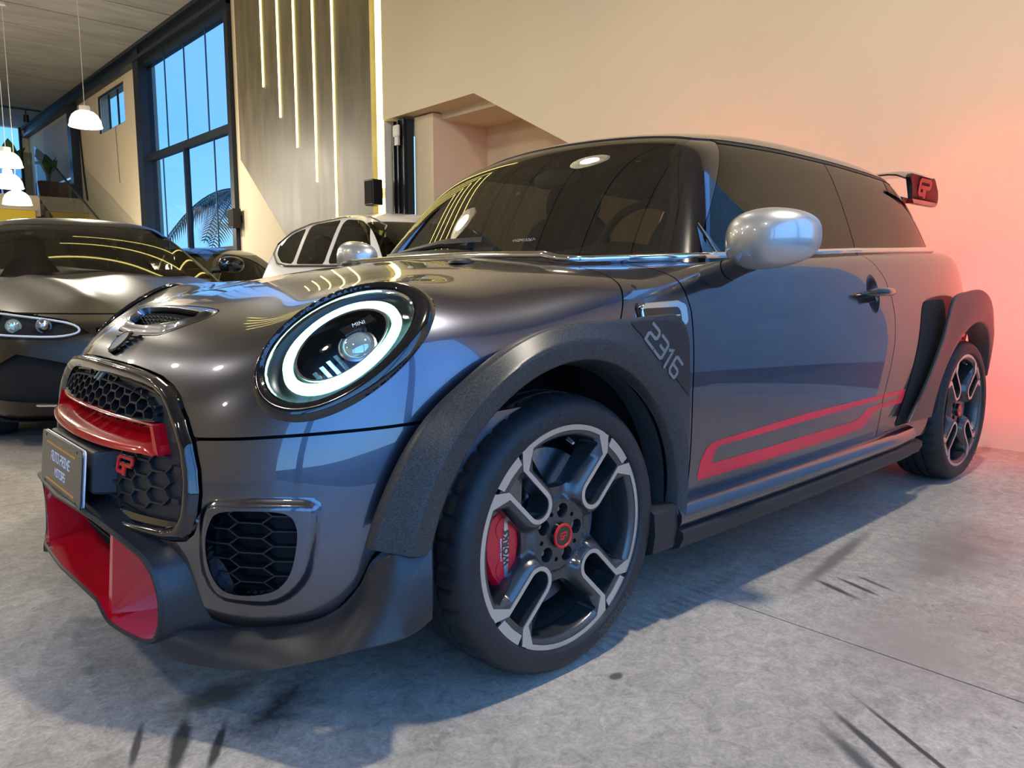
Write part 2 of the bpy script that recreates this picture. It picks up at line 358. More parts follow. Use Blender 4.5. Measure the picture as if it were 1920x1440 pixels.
# ------------------------------------------------------------------ materials
def concrete_floor():
    m, nt, b = nodes('polished_concrete'); n = nt.nodes; L = nt.links.new
    tc = n.new('ShaderNodeTexCoord')
    def noise(s, d=6, r=.6, dist=0):
        t = n.new('ShaderNodeTexNoise'); t.inputs['Scale'].default_value = s; t.inputs['Detail'].default_value = d; t.inputs['Roughness'].default_value = r; t.inputs['Distortion'].default_value = dist
        L(tc.outputs['Object'], t.inputs['Vector']); return t
    def ramp(src, stops):
        r = n.new('ShaderNodeValToRGB'); e = r.color_ramp.elements
        while len(e) < len(stops): e.new(.5)
        for el, (p, c) in zip(e, stops): el.position = p; el.color = (*c, 1)
        L(src, r.inputs[0]); return r
    def mix(f, a, c, mode='MULTIPLY'):
        q = n.new('ShaderNodeMix'); q.data_type = 'RGBA'; q.blend_type = mode
        if isinstance(f, float): q.inputs[0].default_value = f
        else: L(f, q.inputs[0])
        L(a, q.inputs[6]); 
        if isinstance(c, tuple): q.inputs[7].default_value = (*c, 1)
        else: L(c, q.inputs[7])
        return q.outputs[2]
    base = ramp(noise(1.1, 8, .65, .6).outputs['Fac'], [(.25, (.34, .305, .255)), (.5, (.55, .50, .425)), (.75, (.70, .64, .55))])
    fine = ramp(noise(26, 10, .78, .8).outputs['Fac'], [(.3, (.50, .50, .50)), (.64, (1.12, 1.12, 1.12))])
    grain = ramp(noise(120, 3, .6).outputs['Fac'], [(.3, (.72, .72, .72)), (.7, (1.12, 1.12, 1.12))])
    c = mix(1.0, base.outputs[0], fine.outputs[0]); c = mix(.75, c, grain.outputs[0])
    # dark spots of spilled oil and tyre rubber
    spots = ramp(noise(3.2, 5, .55, .4).outputs['Fac'], [(.66, (1, 1, 1)), (.74, (.45, .42, .38))]); c = mix(.8, c, spots.outputs[0])
    small = ramp(noise(22, 3, .5).outputs['Fac'], [(.72, (1, 1, 1)), (.76, (.3, .29, .28))]); c = mix(.8, c, small.outputs[0])
    sep = n.new('ShaderNodeSeparateXYZ'); L(tc.outputs['Object'], sep.inputs[0])
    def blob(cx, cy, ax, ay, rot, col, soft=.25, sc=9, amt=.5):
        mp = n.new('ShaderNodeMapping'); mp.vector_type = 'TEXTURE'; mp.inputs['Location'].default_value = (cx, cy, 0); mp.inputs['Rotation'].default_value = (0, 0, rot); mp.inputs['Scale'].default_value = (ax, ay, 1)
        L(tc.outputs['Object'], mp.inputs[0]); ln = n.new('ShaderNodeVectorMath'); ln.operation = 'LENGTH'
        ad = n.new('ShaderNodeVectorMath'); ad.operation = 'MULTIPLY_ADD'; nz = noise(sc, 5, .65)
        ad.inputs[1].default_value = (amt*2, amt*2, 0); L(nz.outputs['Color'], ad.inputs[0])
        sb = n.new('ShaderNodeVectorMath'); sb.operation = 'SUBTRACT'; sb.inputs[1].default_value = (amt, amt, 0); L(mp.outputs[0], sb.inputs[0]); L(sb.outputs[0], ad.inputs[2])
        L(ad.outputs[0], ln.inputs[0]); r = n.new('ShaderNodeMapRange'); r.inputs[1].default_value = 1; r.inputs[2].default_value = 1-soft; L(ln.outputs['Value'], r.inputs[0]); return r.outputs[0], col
    def worldpt(px, py):     # not used by the camera: plain floor coordinates below
        return px, py
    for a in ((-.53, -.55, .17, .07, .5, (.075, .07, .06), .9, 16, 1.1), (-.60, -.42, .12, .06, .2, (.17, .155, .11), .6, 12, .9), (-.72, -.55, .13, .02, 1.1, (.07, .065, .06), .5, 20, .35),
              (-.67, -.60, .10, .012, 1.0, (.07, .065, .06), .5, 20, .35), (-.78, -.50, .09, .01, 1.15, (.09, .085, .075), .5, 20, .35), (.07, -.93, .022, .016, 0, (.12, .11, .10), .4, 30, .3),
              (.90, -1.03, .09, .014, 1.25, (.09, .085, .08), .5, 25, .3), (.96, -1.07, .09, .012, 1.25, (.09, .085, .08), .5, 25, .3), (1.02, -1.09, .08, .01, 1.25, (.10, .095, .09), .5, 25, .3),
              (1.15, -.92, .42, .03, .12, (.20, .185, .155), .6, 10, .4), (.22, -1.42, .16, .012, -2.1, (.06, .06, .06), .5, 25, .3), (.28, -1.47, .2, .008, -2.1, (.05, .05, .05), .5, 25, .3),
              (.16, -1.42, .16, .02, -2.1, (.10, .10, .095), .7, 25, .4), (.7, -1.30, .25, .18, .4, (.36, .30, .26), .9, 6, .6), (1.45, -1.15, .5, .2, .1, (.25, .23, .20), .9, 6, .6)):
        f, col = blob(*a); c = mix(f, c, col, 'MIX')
    # faint tyre tread prints beside the car
    wv = n.new('ShaderNodeTexWave'); wv.inputs['Scale'].default_value = 9; wv.inputs['Distortion'].default_value = 1.5; L(tc.outputs['Object'], wv.inputs['Vector'])
    wr = ramp(wv.outputs['Fac'], [(.35, (.80, .78, .74)), (.6, (1, 1, 1))]); f, _ = blob(.45, -.80, .5, .045, .07, None, .5, 20, .25); c = mix(f, c, mix(1.0, c, wr.outputs[0]), 'MIX')
    L(c, b.inputs['Base Color'])
    rr = n.new('ShaderNodeMapRange'); rr.inputs[3].default_value = .34; rr.inputs[4].default_value = .62; L(noise(2.3, 5).outputs['Fac'], rr.inputs[0]); L(rr.outputs[0], b.inputs['Roughness'])
    bp = n.new('ShaderNodeBump'); bp.inputs['Strength'].default_value = .22; bp.inputs['Distance'].default_value = .004; L(noise(45, 8, .7).outputs['Fac'], bp.inputs['Height']); L(bp.outputs[0], b.inputs['Normal'])
    return m
def carbon(name='forged_carbon'):
    m, nt, b = nodes(name); n = nt.nodes; L = nt.links.new; tc = n.new('ShaderNodeTexCoord')
    mp = n.new('ShaderNodeMapping'); mp.inputs['Scale'].default_value = (1, 1, 2.2); L(tc.outputs['Object'], mp.inputs[0])
    vo = n.new('ShaderNodeTexNoise'); vo.inputs['Scale'].default_value = 260; vo.inputs['Detail'].default_value = 4; L(mp.outputs[0], vo.inputs['Vector'])
    r = n.new('ShaderNodeValToRGB'); e = r.color_ramp.elements; e[0].position = .38; e[0].color = (.012, .014, .016, 1); e[1].position = .72; e[1].color = (.055, .062, .066, 1)
    L(vo.outputs['Fac'], r.inputs[0]); L(r.outputs[0], b.inputs['Base Color'])
    r2 = n.new('ShaderNodeMapRange'); r2.inputs[3].default_value = .28; r2.inputs[4].default_value = .48; L(vo.outputs['Fac'], r2.inputs[0]); L(r2.outputs[0], b.inputs['Roughness'])
    b.inputs['Specular IOR Level'].default_value = .55; return m
def flake(name, col, dark, rough=.32, coat=1.0, metal=1.0):
    """metallic car paint: tiny flakes under clear lacquer"""
    m, nt, b = nodes(name); n = nt.nodes; L = nt.links.new; tc = n.new('ShaderNodeTexCoord')
    v = n.new('ShaderNodeTexNoise'); v.inputs['Scale'].default_value = 900; v.inputs['Detail'].default_value = 2; L(tc.outputs['Object'], v.inputs['Vector'])
    r = n.new('ShaderNodeValToRGB'); e = r.color_ramp.elements; e[0].position = .35; e[0].color = (*dark, 1); e[1].position = .68; e[1].color = (*col, 1)
    L(v.outputs['Fac'], r.inputs[0]); L(r.outputs[0], b.inputs['Base Color']); I = b.inputs
    I['Metallic'].default_value = metal; I['Roughness'].default_value = rough; I['Coat Weight'].default_value = coat; I['Coat Roughness'].default_value = .015; I['Coat IOR'].default_value = 1.8
    return m
def streaked(name, a, c, rough=.45, sc=(1, 6, .8)):
    m, nt, b = nodes(name); n = nt.nodes; L = nt.links.new; tc = n.new('ShaderNodeTexCoord'); mp = n.new('ShaderNodeMapping'); mp.inputs['Scale'].default_value = sc; L(tc.outputs['Object'], mp.inputs[0])
    t = n.new('ShaderNodeTexNoise'); t.inputs['Scale'].default_value = 1.6; t.inputs['Detail'].default_value = 8; t.inputs['Roughness'].default_value = .65; L(mp.outputs[0], t.inputs['Vector'])
    r = n.new('ShaderNodeValToRGB'); e = r.color_ramp.elements; e[0].position = .3; e[0].color = (*a, 1); e[1].position = .72; e[1].color = (*c, 1); L(t.outputs['Fac'], r.inputs[0]); L(r.outputs[0], b.inputs['Base Color'])
    rr = n.new('ShaderNodeMapRange'); rr.inputs[3].default_value = rough-.1; rr.inputs[4].default_value = rough+.15; L(t.outputs['Fac'], rr.inputs[0]); L(rr.outputs[0], b.inputs['Roughness'])
    bp = n.new('ShaderNodeBump'); bp.inputs['Strength'].default_value = .3; bp.inputs['Distance'].default_value = .006; L(t.outputs['Fac'], bp.inputs['Height']); L(bp.outputs[0], b.inputs['Normal']); return m
m_floor = concrete_floor()
m_joint = P('joint_dark', (.02, .02, .02), .9)
m_wall = P('beige_plaster', (.70, .59, .41), .75, noise=(.8, .04), bump=(30, .05))
m_ceil = streaked('ceiling_concrete', (.20, .19, .17), (.34, .33, .30), .8, (.7, 3, 1))
m_cement = streaked('burnt_cement', (.090, .073, .042), (.21, .172, .105), .42, (1, 5, .9))
m_steel = P('navy_steel', (.012, .02, .032), .4, .3)
m_black = P('black_plastic', (.006, .006, .007), .45, bump=(400, .1))
m_gloss = P('gloss_black', (.006, .006, .007), .12, coat=1, crough=.02)
m_matte = P('matte_black_trim', (.018, .019, .021), .5, noise=(150, .2))
m_grey = P('satin_graphite', (.045, .045, .048), .38, .5, noise=(300, .12))
m_rubber = P('tyre_rubber', (.013, .014, .016), .55, noise=(60, .25), bump=(250, .12))
m_tread = P('tyre_tread', (.010, .010, .011), .7, noise=(60, .25))
m_void = P('dark_cavity', (.004, .004, .005), .9)
m_paint = flake('racing_grey_paint', (.108, .113, .150), (.092, .097, .130), .30)
m_red = P('gloss_red', (.66, .004, .014), .18, coat=1, crough=.02)
m_redm = P('red_vinyl', (.90, .012, .045), .38, coat=.4)
m_redb = P('red_badge', (.75, .02, .02), .4)
m_calip = P('caliper_red', (.72, .006, .026), .35, coat=.6)
m_silver = P('machined_silver', (.62, .65, .68), .22, .9, noise=(500, .06))
m_rim = P('rim_graphite', (.105, .110, .115), .30, .8, noise=(300, .1))
m_disc = P('brake_steel', (.42, .42, .43), .28, 1.0, noise=(90, .15))
m_chrome = P('bright_chrome', (.85, .85, .86), .08, 1.0)
m_mirror = flake('silver_mirror_paint', (.50, .50, .50), (.46, .46, .46), .36, metal=.65)
m_carbon = carbon()
m_white = P('white_letter', (.82, .82, .82), .5)
m_greyl = P('grey_letter', (.16, .17, .17), .5)
m_orange = P('orange_line', (.75, .28, .03), .4)
m_plate = P('plate_black', (.035, .032, .028), .35, coat=.3)
m_platew = P('plate_edge_white', (.75, .78, .82), .4)
m_lens = glass('clear_lens', (.93, .96, .97), 1.45)
m_ws = glass('windscreen_glass', (.50, .52, .43), 2.4)
m_tint = glass('tinted_side_glass', (.15, .15, .13), 1.62)
m_win = glass('window_pane', (.66, .71, .73), 1.45)
m_drl = emit('daytime_light', (.50, 1.0, .88), 3.2)
m_led = emit('led_strip_light', (1.0, .83, .26), 7)
m_lamp = emit('pendant_glow', (1.0, .80, .52), 3.0)
m_tail = emit('tail_lamp_red', (1.0, .012, .03), 95)
m_yellow = P('yellow_paint', (.78, .55, .02), .5, noise=(3, .05))
m_leaf = P('plant_leaf', (.03, .11, .03), .5, noise=(8, .3))
m_terra = P('brown_planter', (.14, .045, .022), .6, noise=(6, .15))
m_gbar = P('glass_joint', (.03, .10, .16), .4)
m_cable = P('white_cable', (.7, .68, .62), .5)
# ------------------------------------------------------------------ the room
XW = 3.36; ZC = 4.85; Y0, Y1, XL = -3.6, 21.5, -9.0
def room():
    fl = G().box((XL, Y0, -.12), (XW+1.2, Y1, -.006)).obj('floor', m_joint, kind='structure', smooth=0)
    xs = [XL, -5.4, -2.4, .6, 4.5]; ys = []
    ys = [Y0, -1.91, 1.49, 4.9, 8.3, 11.7, 15.1, 18.5, Y1]; g = .0022
    for i in range(len(xs)-1):
        for j in range(len(ys)-1):
            s = G().box((xs[i]+g, ys[j]+g, -.02), (xs[i+1]-g, ys[j+1]-g, 0)).obj('floor_slab', m_floor, fl, 0)
            s.parent = fl
    c = G().box((XL, Y0, ZC+.10), (XW+.26, Y1, ZC+.2)).obj('ceiling', m_joint, kind='structure', smooth=0)
    y = Y0
    while y < Y1-.1:
        o = G().box((XL, y+.012, ZC), (XW, min(y+1.0, Y1)-.012, ZC+.1)).obj('ceiling_plank', m_ceil, c, 0); o.parent = c; y += 1.0
    # wall behind the car, with the opening under the stairs
    w = G(); poly = [(-1.5, 0), (1.0, 0), (1.0, 1.28), (3.515, 2.54), (4.98, 2.53), (4.98, ZC), (-1.5, ZC)]
    w.prism(poly, lambda u, v: (XW, u, v), lambda u, v: (XW+.25, u, v))
    w.obj('wall_right', m_wall, smooth=0, kind='structure')
    r = G().box((4.2, .4, 0), (4.35, 5.2, 2.7)).box((XW+.25, 4.31, 0), (4.2, 4.55, 2.52)).box((XW+.14, 4.31, 0), (XW+.25, 4.62, 2.52)).box((XW+.25, .4, 2.47), (4.35, 5.2, 2.62)).box((XW+.25, .75, 0), (4.2, .99, 2.5))
    r.obj('wall_recess', m_wall, smooth=0, kind='structure')
    o = G().box((XW+.05, 4.62, 0), (XW+.14, 4.85, 2.50)).box((XW+.02, 4.66, 0), (XW+.05, 4.69, 2.5)).box((XW+.02, 4.78, 0), (XW+.05, 4.81, 2.5)).obj('door_track', m_steel, smooth=0, label='black steel track post standing in the opening under the stairs', cat='post') if False else None
    o = empty('track_post', (XW+.09, 4.73, 0), label='black steel track post standing in the opening under the stairs', cat='post')
    G().box((XW+.05, 4.62, 0), (XW+.13, 4.86, 2.50)).obj('post_body', m_steel, o, 0)
    for yy in (4.64, 4.74, 4.82): G().box((XW+.02, yy, 0), (XW+.05, yy+.02, 2.5)).obj('post_rail', m_black, o, 0)
    e = empty('emergency_light', (XW+.03, 4.74, 2.28), label='small white emergency light fixed on the black post', cat='light')
    bevel(G().box((XW-.015, 4.69, 2.33), (XW+.02, 4.79, 2.45)).obj('lamp_head', m_cable, e, 0), .03, 3); G().box((XW-.005, 4.71, 2.25), (XW+.02, 4.77, 2.34)).obj('housing', m_cable, e, 0)
    # wall left of the opening, behind the grey panel
    G().box((XW+.12, 4.86, 0), (XW+.3, 8.62, ZC)).box((XW, 8.42, 0), (XW+.3, 8.62, ZC)).obj('wall_panel_back', m_wall, smooth=0, kind='structure')
    pp = [(5.12, .35), (5.85, .35), (8.39, 2.53), (8.39, ZC-.01), (5.12, ZC-.01)]
    G().prism(pp, lambda u, v: (XW-.05, u, v), lambda u, v: (XW+.05, u, v)).obj('feature_panel', m_cement, smooth=0, label='tall burnt cement feature panel with a cut lower corner', cat='wall panel')
    G().prism([(8.39, .0), (8.42, .0), (8.42, 2.5), (8.39, 2.5), (5.88, .35), (5.88, 0)], lambda u, v: (XW-.02, u, v), lambda u, v: (XW+.1, u, v)).obj('wall_panel_foot', m_wall, smooth=0, kind='structure')
    # LED lines: down the panel and on across the ceiling
    words = ['shortest', 'second shortest', 'middle', 'second longest', 'longest']
    for k, (yy, zz) in enumerate(((7.60, 3.33), (7.16, 2.89), (6.745, 2.48), (6.29, 2.035), (5.86, 1.56))):
        t = empty('led_line', (XW-.05, yy, zz), label='%s thin glowing yellow LED line down the cement panel' % words[k], cat='led strip', group='LED lines on the cement panel')
        G().box((XW-.062, yy-.013, zz), (XW-.051, yy+.013, ZC-.015)).obj('wall_strip', m_led, t, 0)
        G().box((1.2-.35*k, yy-.013, ZC-.014), (XW-.064, yy+.013, ZC-.004)).obj('ceiling_strip', m_led, t, 0)
    t = empty('led_corner_strip', (XW+.06, 5.04, 1.4), label='wide bright LED strip in the corner between cement panel and beige wall', cat='led strip')
    G().box((XW-.006, 5.0, 1.35), (XW+.02, 5.085, ZC-.01)).obj('diffuser', m_led, t, 0); G().box((XW+.02, 4.99, 1.35), (XW+.11, 5.105, ZC-.01)).obj('channel', m_cable, t, 0)
    # black wall speakers
    for yy, zz, xx, lab in ((5.03, 1.80, XW-.10, 'black box speaker on the wall at the foot of the bright corner strip'), (8.56, 1.76, XW-.10, 'black box speaker beside the tall window frame')):
        s = empty('wall_speaker', (xx, yy, zz), label=lab, cat='speaker', group='black wall speakers')
        bevel(G().box((xx-.06, yy-.085, zz-.13), (xx+.06, yy+.085, zz+.13)).obj('cabinet', m_black, s, 0), .008); G().box((xx-.064, yy-.07, zz-.115), (xx-.059, yy+.07, zz+.115)).obj('front_grille', m_void, s, 0)
        G().box((xx+.06, yy-.03, zz-.05), (xx+.14, yy+.03, zz+.05)).obj('bracket', m_black, s, 0)
    # tall window
    w1 = G().box((XW-.06, 8.62, .0), (XW+.1, 8.74, ZC)).box((XW-.12, 12.18, 0), (XW+.1, 12.46, ZC)).box((XW-.06, 8.74, 4.50), (XW+.1, 12.18, 4.62)).box((XW-.04, 8.74, 2.95), (XW+.06, 12.18, 3.06)).box((XW-.04, 8.74, 1.30), (XW+.06, 12.18, 1.40)).box((XW-.03, 10.50, 1.40), (XW+.05, 10.56, 2.95)).obj('window_1', m_steel, smooth=0, kind='structure')
    for (a, b, z0, z1) in ((8.74, 10.5, 1.4, 2.95), (10.56, 12.18, 1.4, 2.95)):
        o = G().box((XW+.02, a, z0), (XW+.028, b, z1)).obj('pane', m_win, w1, 0); o.parent = w1
    for a in (8.74, 9.62, 10.48, 11.34):
        o = G().box((XW+.02, a+.004, 3.06), (XW+.028, a+.84, 4.5)).obj('pane', m_win, w1, 0); o.parent = w1
    for a in (9.60, 10.46, 11.32):
        o = G().box((XW+.014, a-.002, 3.06), (XW+.034, a+.012, 4.5)).obj('glazing_bar', m_gbar, w1, 0); o.parent = w1
    for a in (9.45, 11.62):
        o = G().box((XW+.014, a-.006, 1.4), (XW+.034, a+.008, 2.95)).obj('glazing_bar', m_gbar, w1, 0); o.parent = w1
    G().box((XW, 8.62, 0), (XW+.25, 12.2, 1.3)).box((XW, 12.46, 0), (XW+.25, 13.42, ZC)).box((XW, 13.42, 0), (XW+.25, 15.15, 3.80)).box((XW, 13.42, 4.52), (XW+.25, 15.15, ZC)).box((XW, 15.15, 0), (XW+.25, Y1, ZC)).obj('wall_right_far', m_wall, smooth=0, kind='structure')
    w2 = G().box((XW+.02, 13.42, 3.80), (XW+.05, 13.46, 4.52)).box((XW+.02, 15.11, 3.80), (XW+.05, 15.15, 4.52)).box((XW+.02, 13.46, 4.48), (XW+.05, 15.11, 4.52)).box((XW+.02, 13.46, 3.80), (XW+.05, 15.11, 3.82)).obj('window_2', m_steel, smooth=0, kind='structure')
    for a in (13.46, 14.02, 14.58):
        o = G().box((XW+.06, a+.01, 3.84), (XW+.068, a+.53, 4.48)).obj('pane', m_win, w2, 0); o.parent = w2
    for a in (14.0, 14.57):
        o = G().box((XW+.05, a-.012, 3.84), (XW+.08, a+.018, 4.48)).obj('glazing_bar', m_steel, w2, 0); o.parent = w2
    G().box((XW-.14, 8.62, 4.60), (XW-.002, Y1, 4.66)).box((XW-.08, 8.62, 4.66), (XW-.05, Y1, 4.80)).box((XW-.16, 8.62, 4.79), (XW-.002, Y1, ZC-.002)).obj('trim_1', m_steel, smooth=0, kind='structure')
    G().box((XW-.16, 16.6, 0), (XW-.002, 16.85, 4.6)).obj('trim_2', m_steel, smooth=0, kind='structure')
    # far end wall with its window, the left wall, columns of the open shop front
    G().box((XL, Y1, 0), (1.4, Y1+.2, ZC+.2)).box((1.4, Y1, 0), (XW+.3, Y1+.2, 3.1)).box((3.22, Y1, 3.1), (XW+.3, Y1+.2, ZC+.2)).box((1.4, Y1, ZC), (3.22, Y1+.2, ZC+.2)).obj('wall_back', m_wall, smooth=0, kind='structure')
    w3 = G().box((1.4, Y1-.02, 3.98), (3.2, Y1+.06, 4.04)).box((1.4, Y1-.02, 3.1), (1.46, Y1+.06, ZC)).box((3.16, Y1-.02, 3.1), (3.22, Y1+.06, ZC)).box((2.64, Y1-.02, 3.1), (2.68, Y1+.06, ZC)).obj('window_3', m_steel, smooth=0, kind='structure')
    for a, b in ((1.46, 2.64), (2.68, 3.16)):
        for z0, z1 in ((3.1, 3.98), (4.04, ZC)):
            o = G().box((a, Y1+.02, z0), (b, Y1+.028, z1)).obj('pane', m_win, w3, 0); o.parent = w3
    G().box((1.3, Y0-.2, 0), (XW+.25, Y0, ZC)).obj('wall_sky_block', m_wall, smooth=0, kind='structure')  # added unseen wall, keeps sky light off the right wall
    G().box((XL-.2, Y0, 0), (XL, Y1, ZC)).obj('wall_left', m_wall, smooth=0, kind='structure')
    G().box((XL, Y0-.15, 4.45), (XW+.25, Y0+.1, ZC+.2)).box((-6.2, Y0-.1, 0), (-6.0, Y0+.1, 4.45)).box((-.8, Y0-.1, 0), (-.6, Y0+.1, 4.45)).obj('trim_3', m_steel, smooth=0, kind='structure')
    G().box((-40, -60, -.25), (40, Y0-.1, -.13)).obj('street_ground', P('asphalt', (.05, .052, .058), .85, noise=(4, .2)), smooth=0, kind='structure')
    G().box((8.6, -16, -.13), (8.8, 3.5, 9.5)).obj('wall_sky_screen', P('sky_screen_render', (.50, .47, .43), .85, noise=(2, .15)), smooth=0, kind='structure')  # added outside, out of view, to dim the sky mirrored in door and side glass
    G().box((XW+.3, Y0-.1, -.25), (40, 60, -.13)).obj('yard_ground', P('yard_paving', (.10, .105, .11), .85, noise=(4, .2)), smooth=0, kind='structure')
room()
# ------------------------------------------------------------------ far end: mezzanine, stairs, planter
def far_end():
    G().box((-4, 17.0, 2.30), (2.62, Y1-.02, 2.72)).obj('mezzanine_floor', m_wall, smooth=0, kind='structure')
    d = empty('yellow_counter', (1.2, 16.6, 0), label='yellow front of the upper counter at the far end', cat='counter')
    bevel(G().box((-2.0, 16.85, 2.02), (2.5, 16.995, 2.40)).obj('front_panel', m_yellow, d, 0), .01); G().box((-2.0, 16.83, 2.40), (2.52, 16.998, 2.44)).obj('top_rail', m_wall, d, 0)
    for a in (-1.5, .4, 2.3): G().box((a, 16.9, 0), (a+.1, 16.99, 2.02)).obj('post', m_wall, d, 0)
    st = empty('staircase', (2.9, 15, 0), label='dark stair flight climbing along the far beige wall', cat='stairs')
    n = 15
    for i in range(n):
        y = 11.3+i*.38; z = 1.0+(i+1)*.112 if False else .17*(i+1)
        G().box((2.62, y, max(0, z-.24)), (XW-.01, y+.40, z)).obj('step', m_steel, st, 0)
    G().box((2.62, 17.0, 2.30), (XW-.01, 17.6, 2.66)).obj('landing', m_steel, st, 0)
    r = empty('glass_railing', (2.60, 15.6, 0), label='clear glass railing rising beside the dark stairs', cat='railing')
    G().prism([(12.2, .75), (17.0, 2.72), (17.0, 3.75), (16.1, 3.45), (12.2, 1.8)], lambda u, v: (2.585, u, v), lambda u, v: (2.597, u, v)).obj('pane', m_win, r, 0)
    G().prism([(12.2, 1.78), (16.1, 3.43), (16.1, 3.46), (12.2, 1.81)], lambda u, v: (2.575, u, v), lambda u, v: (2.607, u, v)).obj('edge_trim', m_steel, r, 0)
    b = G().box((.4, 17.03, 2.72), (2.55, 17.042, 3.6)).obj('pane', m_win, r, 0)
    p = empty('planter', (2.9, 17.5, 2.66), label='brown planter box at the head of the stairs with leafy plant', cat='planter')
    bevel(G().box((2.66, 17.1, 2.67), (3.2, 17.5, 3.05)).obj('box', m_terra, p, 0), .02)
    random.seed(3)
    def plant(parent, c, n, h):
        for k in range(n):
            a = random.uniform(0, 2*PI); l = h*random.uniform(.6, 1); w = l*.16; t = random.uniform(.15, .6); rows = []
            for i in range(7):
                s = i/6; q = Vector((c[0]+math.cos(a)*l*t*s*s, c[1]+math.sin(a)*l*t*s*s, c[2]+l*s*(1-.25*t*s))); b_ = w*math.sin(PI*max(.0, (s-.35)/.65)) if s > .35 else .012
                sd = Vector((-math.sin(a), math.cos(a), 0))*b_; rows.append([q-sd, q+Vector((0, 0, -.25*b_)), q+sd])
            G().grid(rows).obj('leaf', m_leaf, parent, 60, fix=False)
    plant(p, (2.9, 17.3, 3.03), 6, .7)
    q = empty('potted_plant', (2.25, 17.6, 2.72), label='leafy green plant in a grey pot in front of the far window', cat='plant')
    G().lathe([(0, 2.72), (.16, 2.72), (.2, 3.1), (.17, 3.1), (.16, 3.05), (0, 3.05)], (2.25, 17.6, 0)).obj('pot', P('grey_pot', (.2, .2, .21), .6), q)
    plant(q, (2.25, 17.6, 3.05), 8, .95)
    t = empty('track_light', (2.2, 19.5, ZC), label='black ceiling track with small spotlights at the far end', cat='track light')
    G().box((1.2, 18.6, ZC-.10), (3.1, 18.64, ZC-.06)).obj('rail', m_black, t, 0)
    for a in (1.5, 2.2, 2.8):
        G().tube([(a, 18.62, ZC-.1), (a, 18.62, ZC-.2)], .012).obj('stem', m_black, t); G().lathe([(0, ZC-.2), (.05, ZC-.2), (.06, ZC-.36), (0, ZC-.36)], (a, 18.62, 0)).obj('spot_head', m_black, t)
    c = G().tube([(XW-.02, 16.5, 4.4), (XW-.02, 16.45, 3.9), (XW-.02, 16.35, 3.2), (XW-.02, 16.2, 2.62)], .018).obj('wall_cable', m_black); setp(c, 'black cable hanging down the far beige wall by the column', 'cable')
    c = G().tube([(XW-.012, 14.0, 3.8), (XW-.012, 13.95, 2.9), (XW-.012, 13.93, 2.75)], .005).obj('window_cord', m_greyl); setp(c, 'thin pull cord hanging below the small high window', 'cord')
    k = empty('roller_blind', (XW-.03, 18.4, 3.5), label='pale grey blind panel on the wall past the stairs', cat='blind')
    G().box((XW-.03, 17.1, 3.2), (XW-.012, 19.7, 4.5)).obj('sheet', P('blind_fabric', (.42, .45, .48), .7), k, 0); G().box((XW-.05, 17.05, 3.16), (XW-.01, 19.75, 3.2)).obj('bottom_bar', m_chrome, k, 0)
far_end()
def palm():
    p = empty('palm_tree', (6.2, 14.3, -.13), label='palm tree with feathery fronds outside the tall window', cat='palm')
    G().tube([(6.3, 14.4, -.13), (6.2, 14.3, 1.4), (6.1, 14.2, 2.8)], [.16, .13, .10], 12).obj('trunk', P('palm_bark', (.12, .09, .06), .9, bump=(20, .4)), p)
    m = P('palm_leaf', (.03, .10, .075), .5); random.seed(5)
    for k in range(9):
        a = 2*PI*k/9+.3; L = random.uniform(1.9, 2.4); g = G(); sp = []
        for i in range(15):
            s = i/14; sp.append(Vector((6.1+math.cos(a)*L*s*.85, 14.2+math.sin(a)*L*s*.85, 2.8+.75*s-1.9*s*s)))
        g.tube(sp, [.02*(1-.8*i/14)+.003 for i in range(15)], 6)
        for i in range(2, 15):
            for j in range(3):
                s = (i+j/3)/15; q = sp[i-1].lerp(sp[i], j/3); t = (sp[i]-sp[i-1]).normalized(); sd = t.cross(Vector((0, 0, 1))).normalized(); l = .75*math.sin(PI*min(1, .15+.8*s))
                for sg in (-1, 1):
                    e = q+sd*sg*l*.75+t*l*.45+Vector((0, 0, -.35*l)); m_ = q.lerp(e, .5)+Vector((0, 0, .04)); g.add([q+t*.014, m_+t*.02, e, m_-t*.02, q-t*.014], [(0, 1, 3, 4), (1, 2, 3)])
        g.obj('frond', m, p, 60, fix=False)
palm()
# ------------------------------------------------------------------ pendant lamps
def pendant(x, y, z, lab, power, group, r=.19):
    t = empty('pendant_lamp', (x, y, z), label=lab, cat='lamp', group=group)
    prof = [(r*.30, r*1.02), (r*.55, r*.93), (r*.78, r*.72), (r*.93, r*.40), (r*.985, r*.08), (r*1.03, 0), (r*1.0, -.006), (r*.955, .008), (r*.90, r*.40), (r*.75, r*.69), (r*.53, r*.89), (r*.30, r*.97)]
    G().lathe([(a, z+b) for a, b in prof], (x, y, 0), n=40).obj('shade', m_shade, t, 60)
    G().lathe([(0, z+r*1.30), (r*.32, z+r*1.30), (r*.33, z+r*.98), (0, z+r*.98)], (x, y, 0), n=24).obj('cap', m_cable, t)
    G().lathe([(0, z+r*.35), (r*.18, z+r*.42), (r*.26, z+r*.62), (r*.18, z+r*.85), (0, z+r*.9)], (x, y, 0), n=20).obj('bulb', m_bulb, t, 60)
    G().tube([(x, y, z+r*1.3), (x, y, ZC)], .004, 6).obj('cable', m_cable, t)
    G().lathe([(0, ZC-.03), (.05, ZC-.03), (.05, ZC), (0, ZC)], (x, y, 0), n=16).obj('ceiling_rose', m_cable, t)
    if power:
        l = bpy.data.lights.new('pendant_light', 'POINT'); l.energy = power; l.color = (1.0, .90, .74); l.shadow_soft_size = .10
        o = bpy.data.objects.new('pendant_light', l); COL.objects.link(o); o.parent = t; o.location = (0, 0, r*.12)
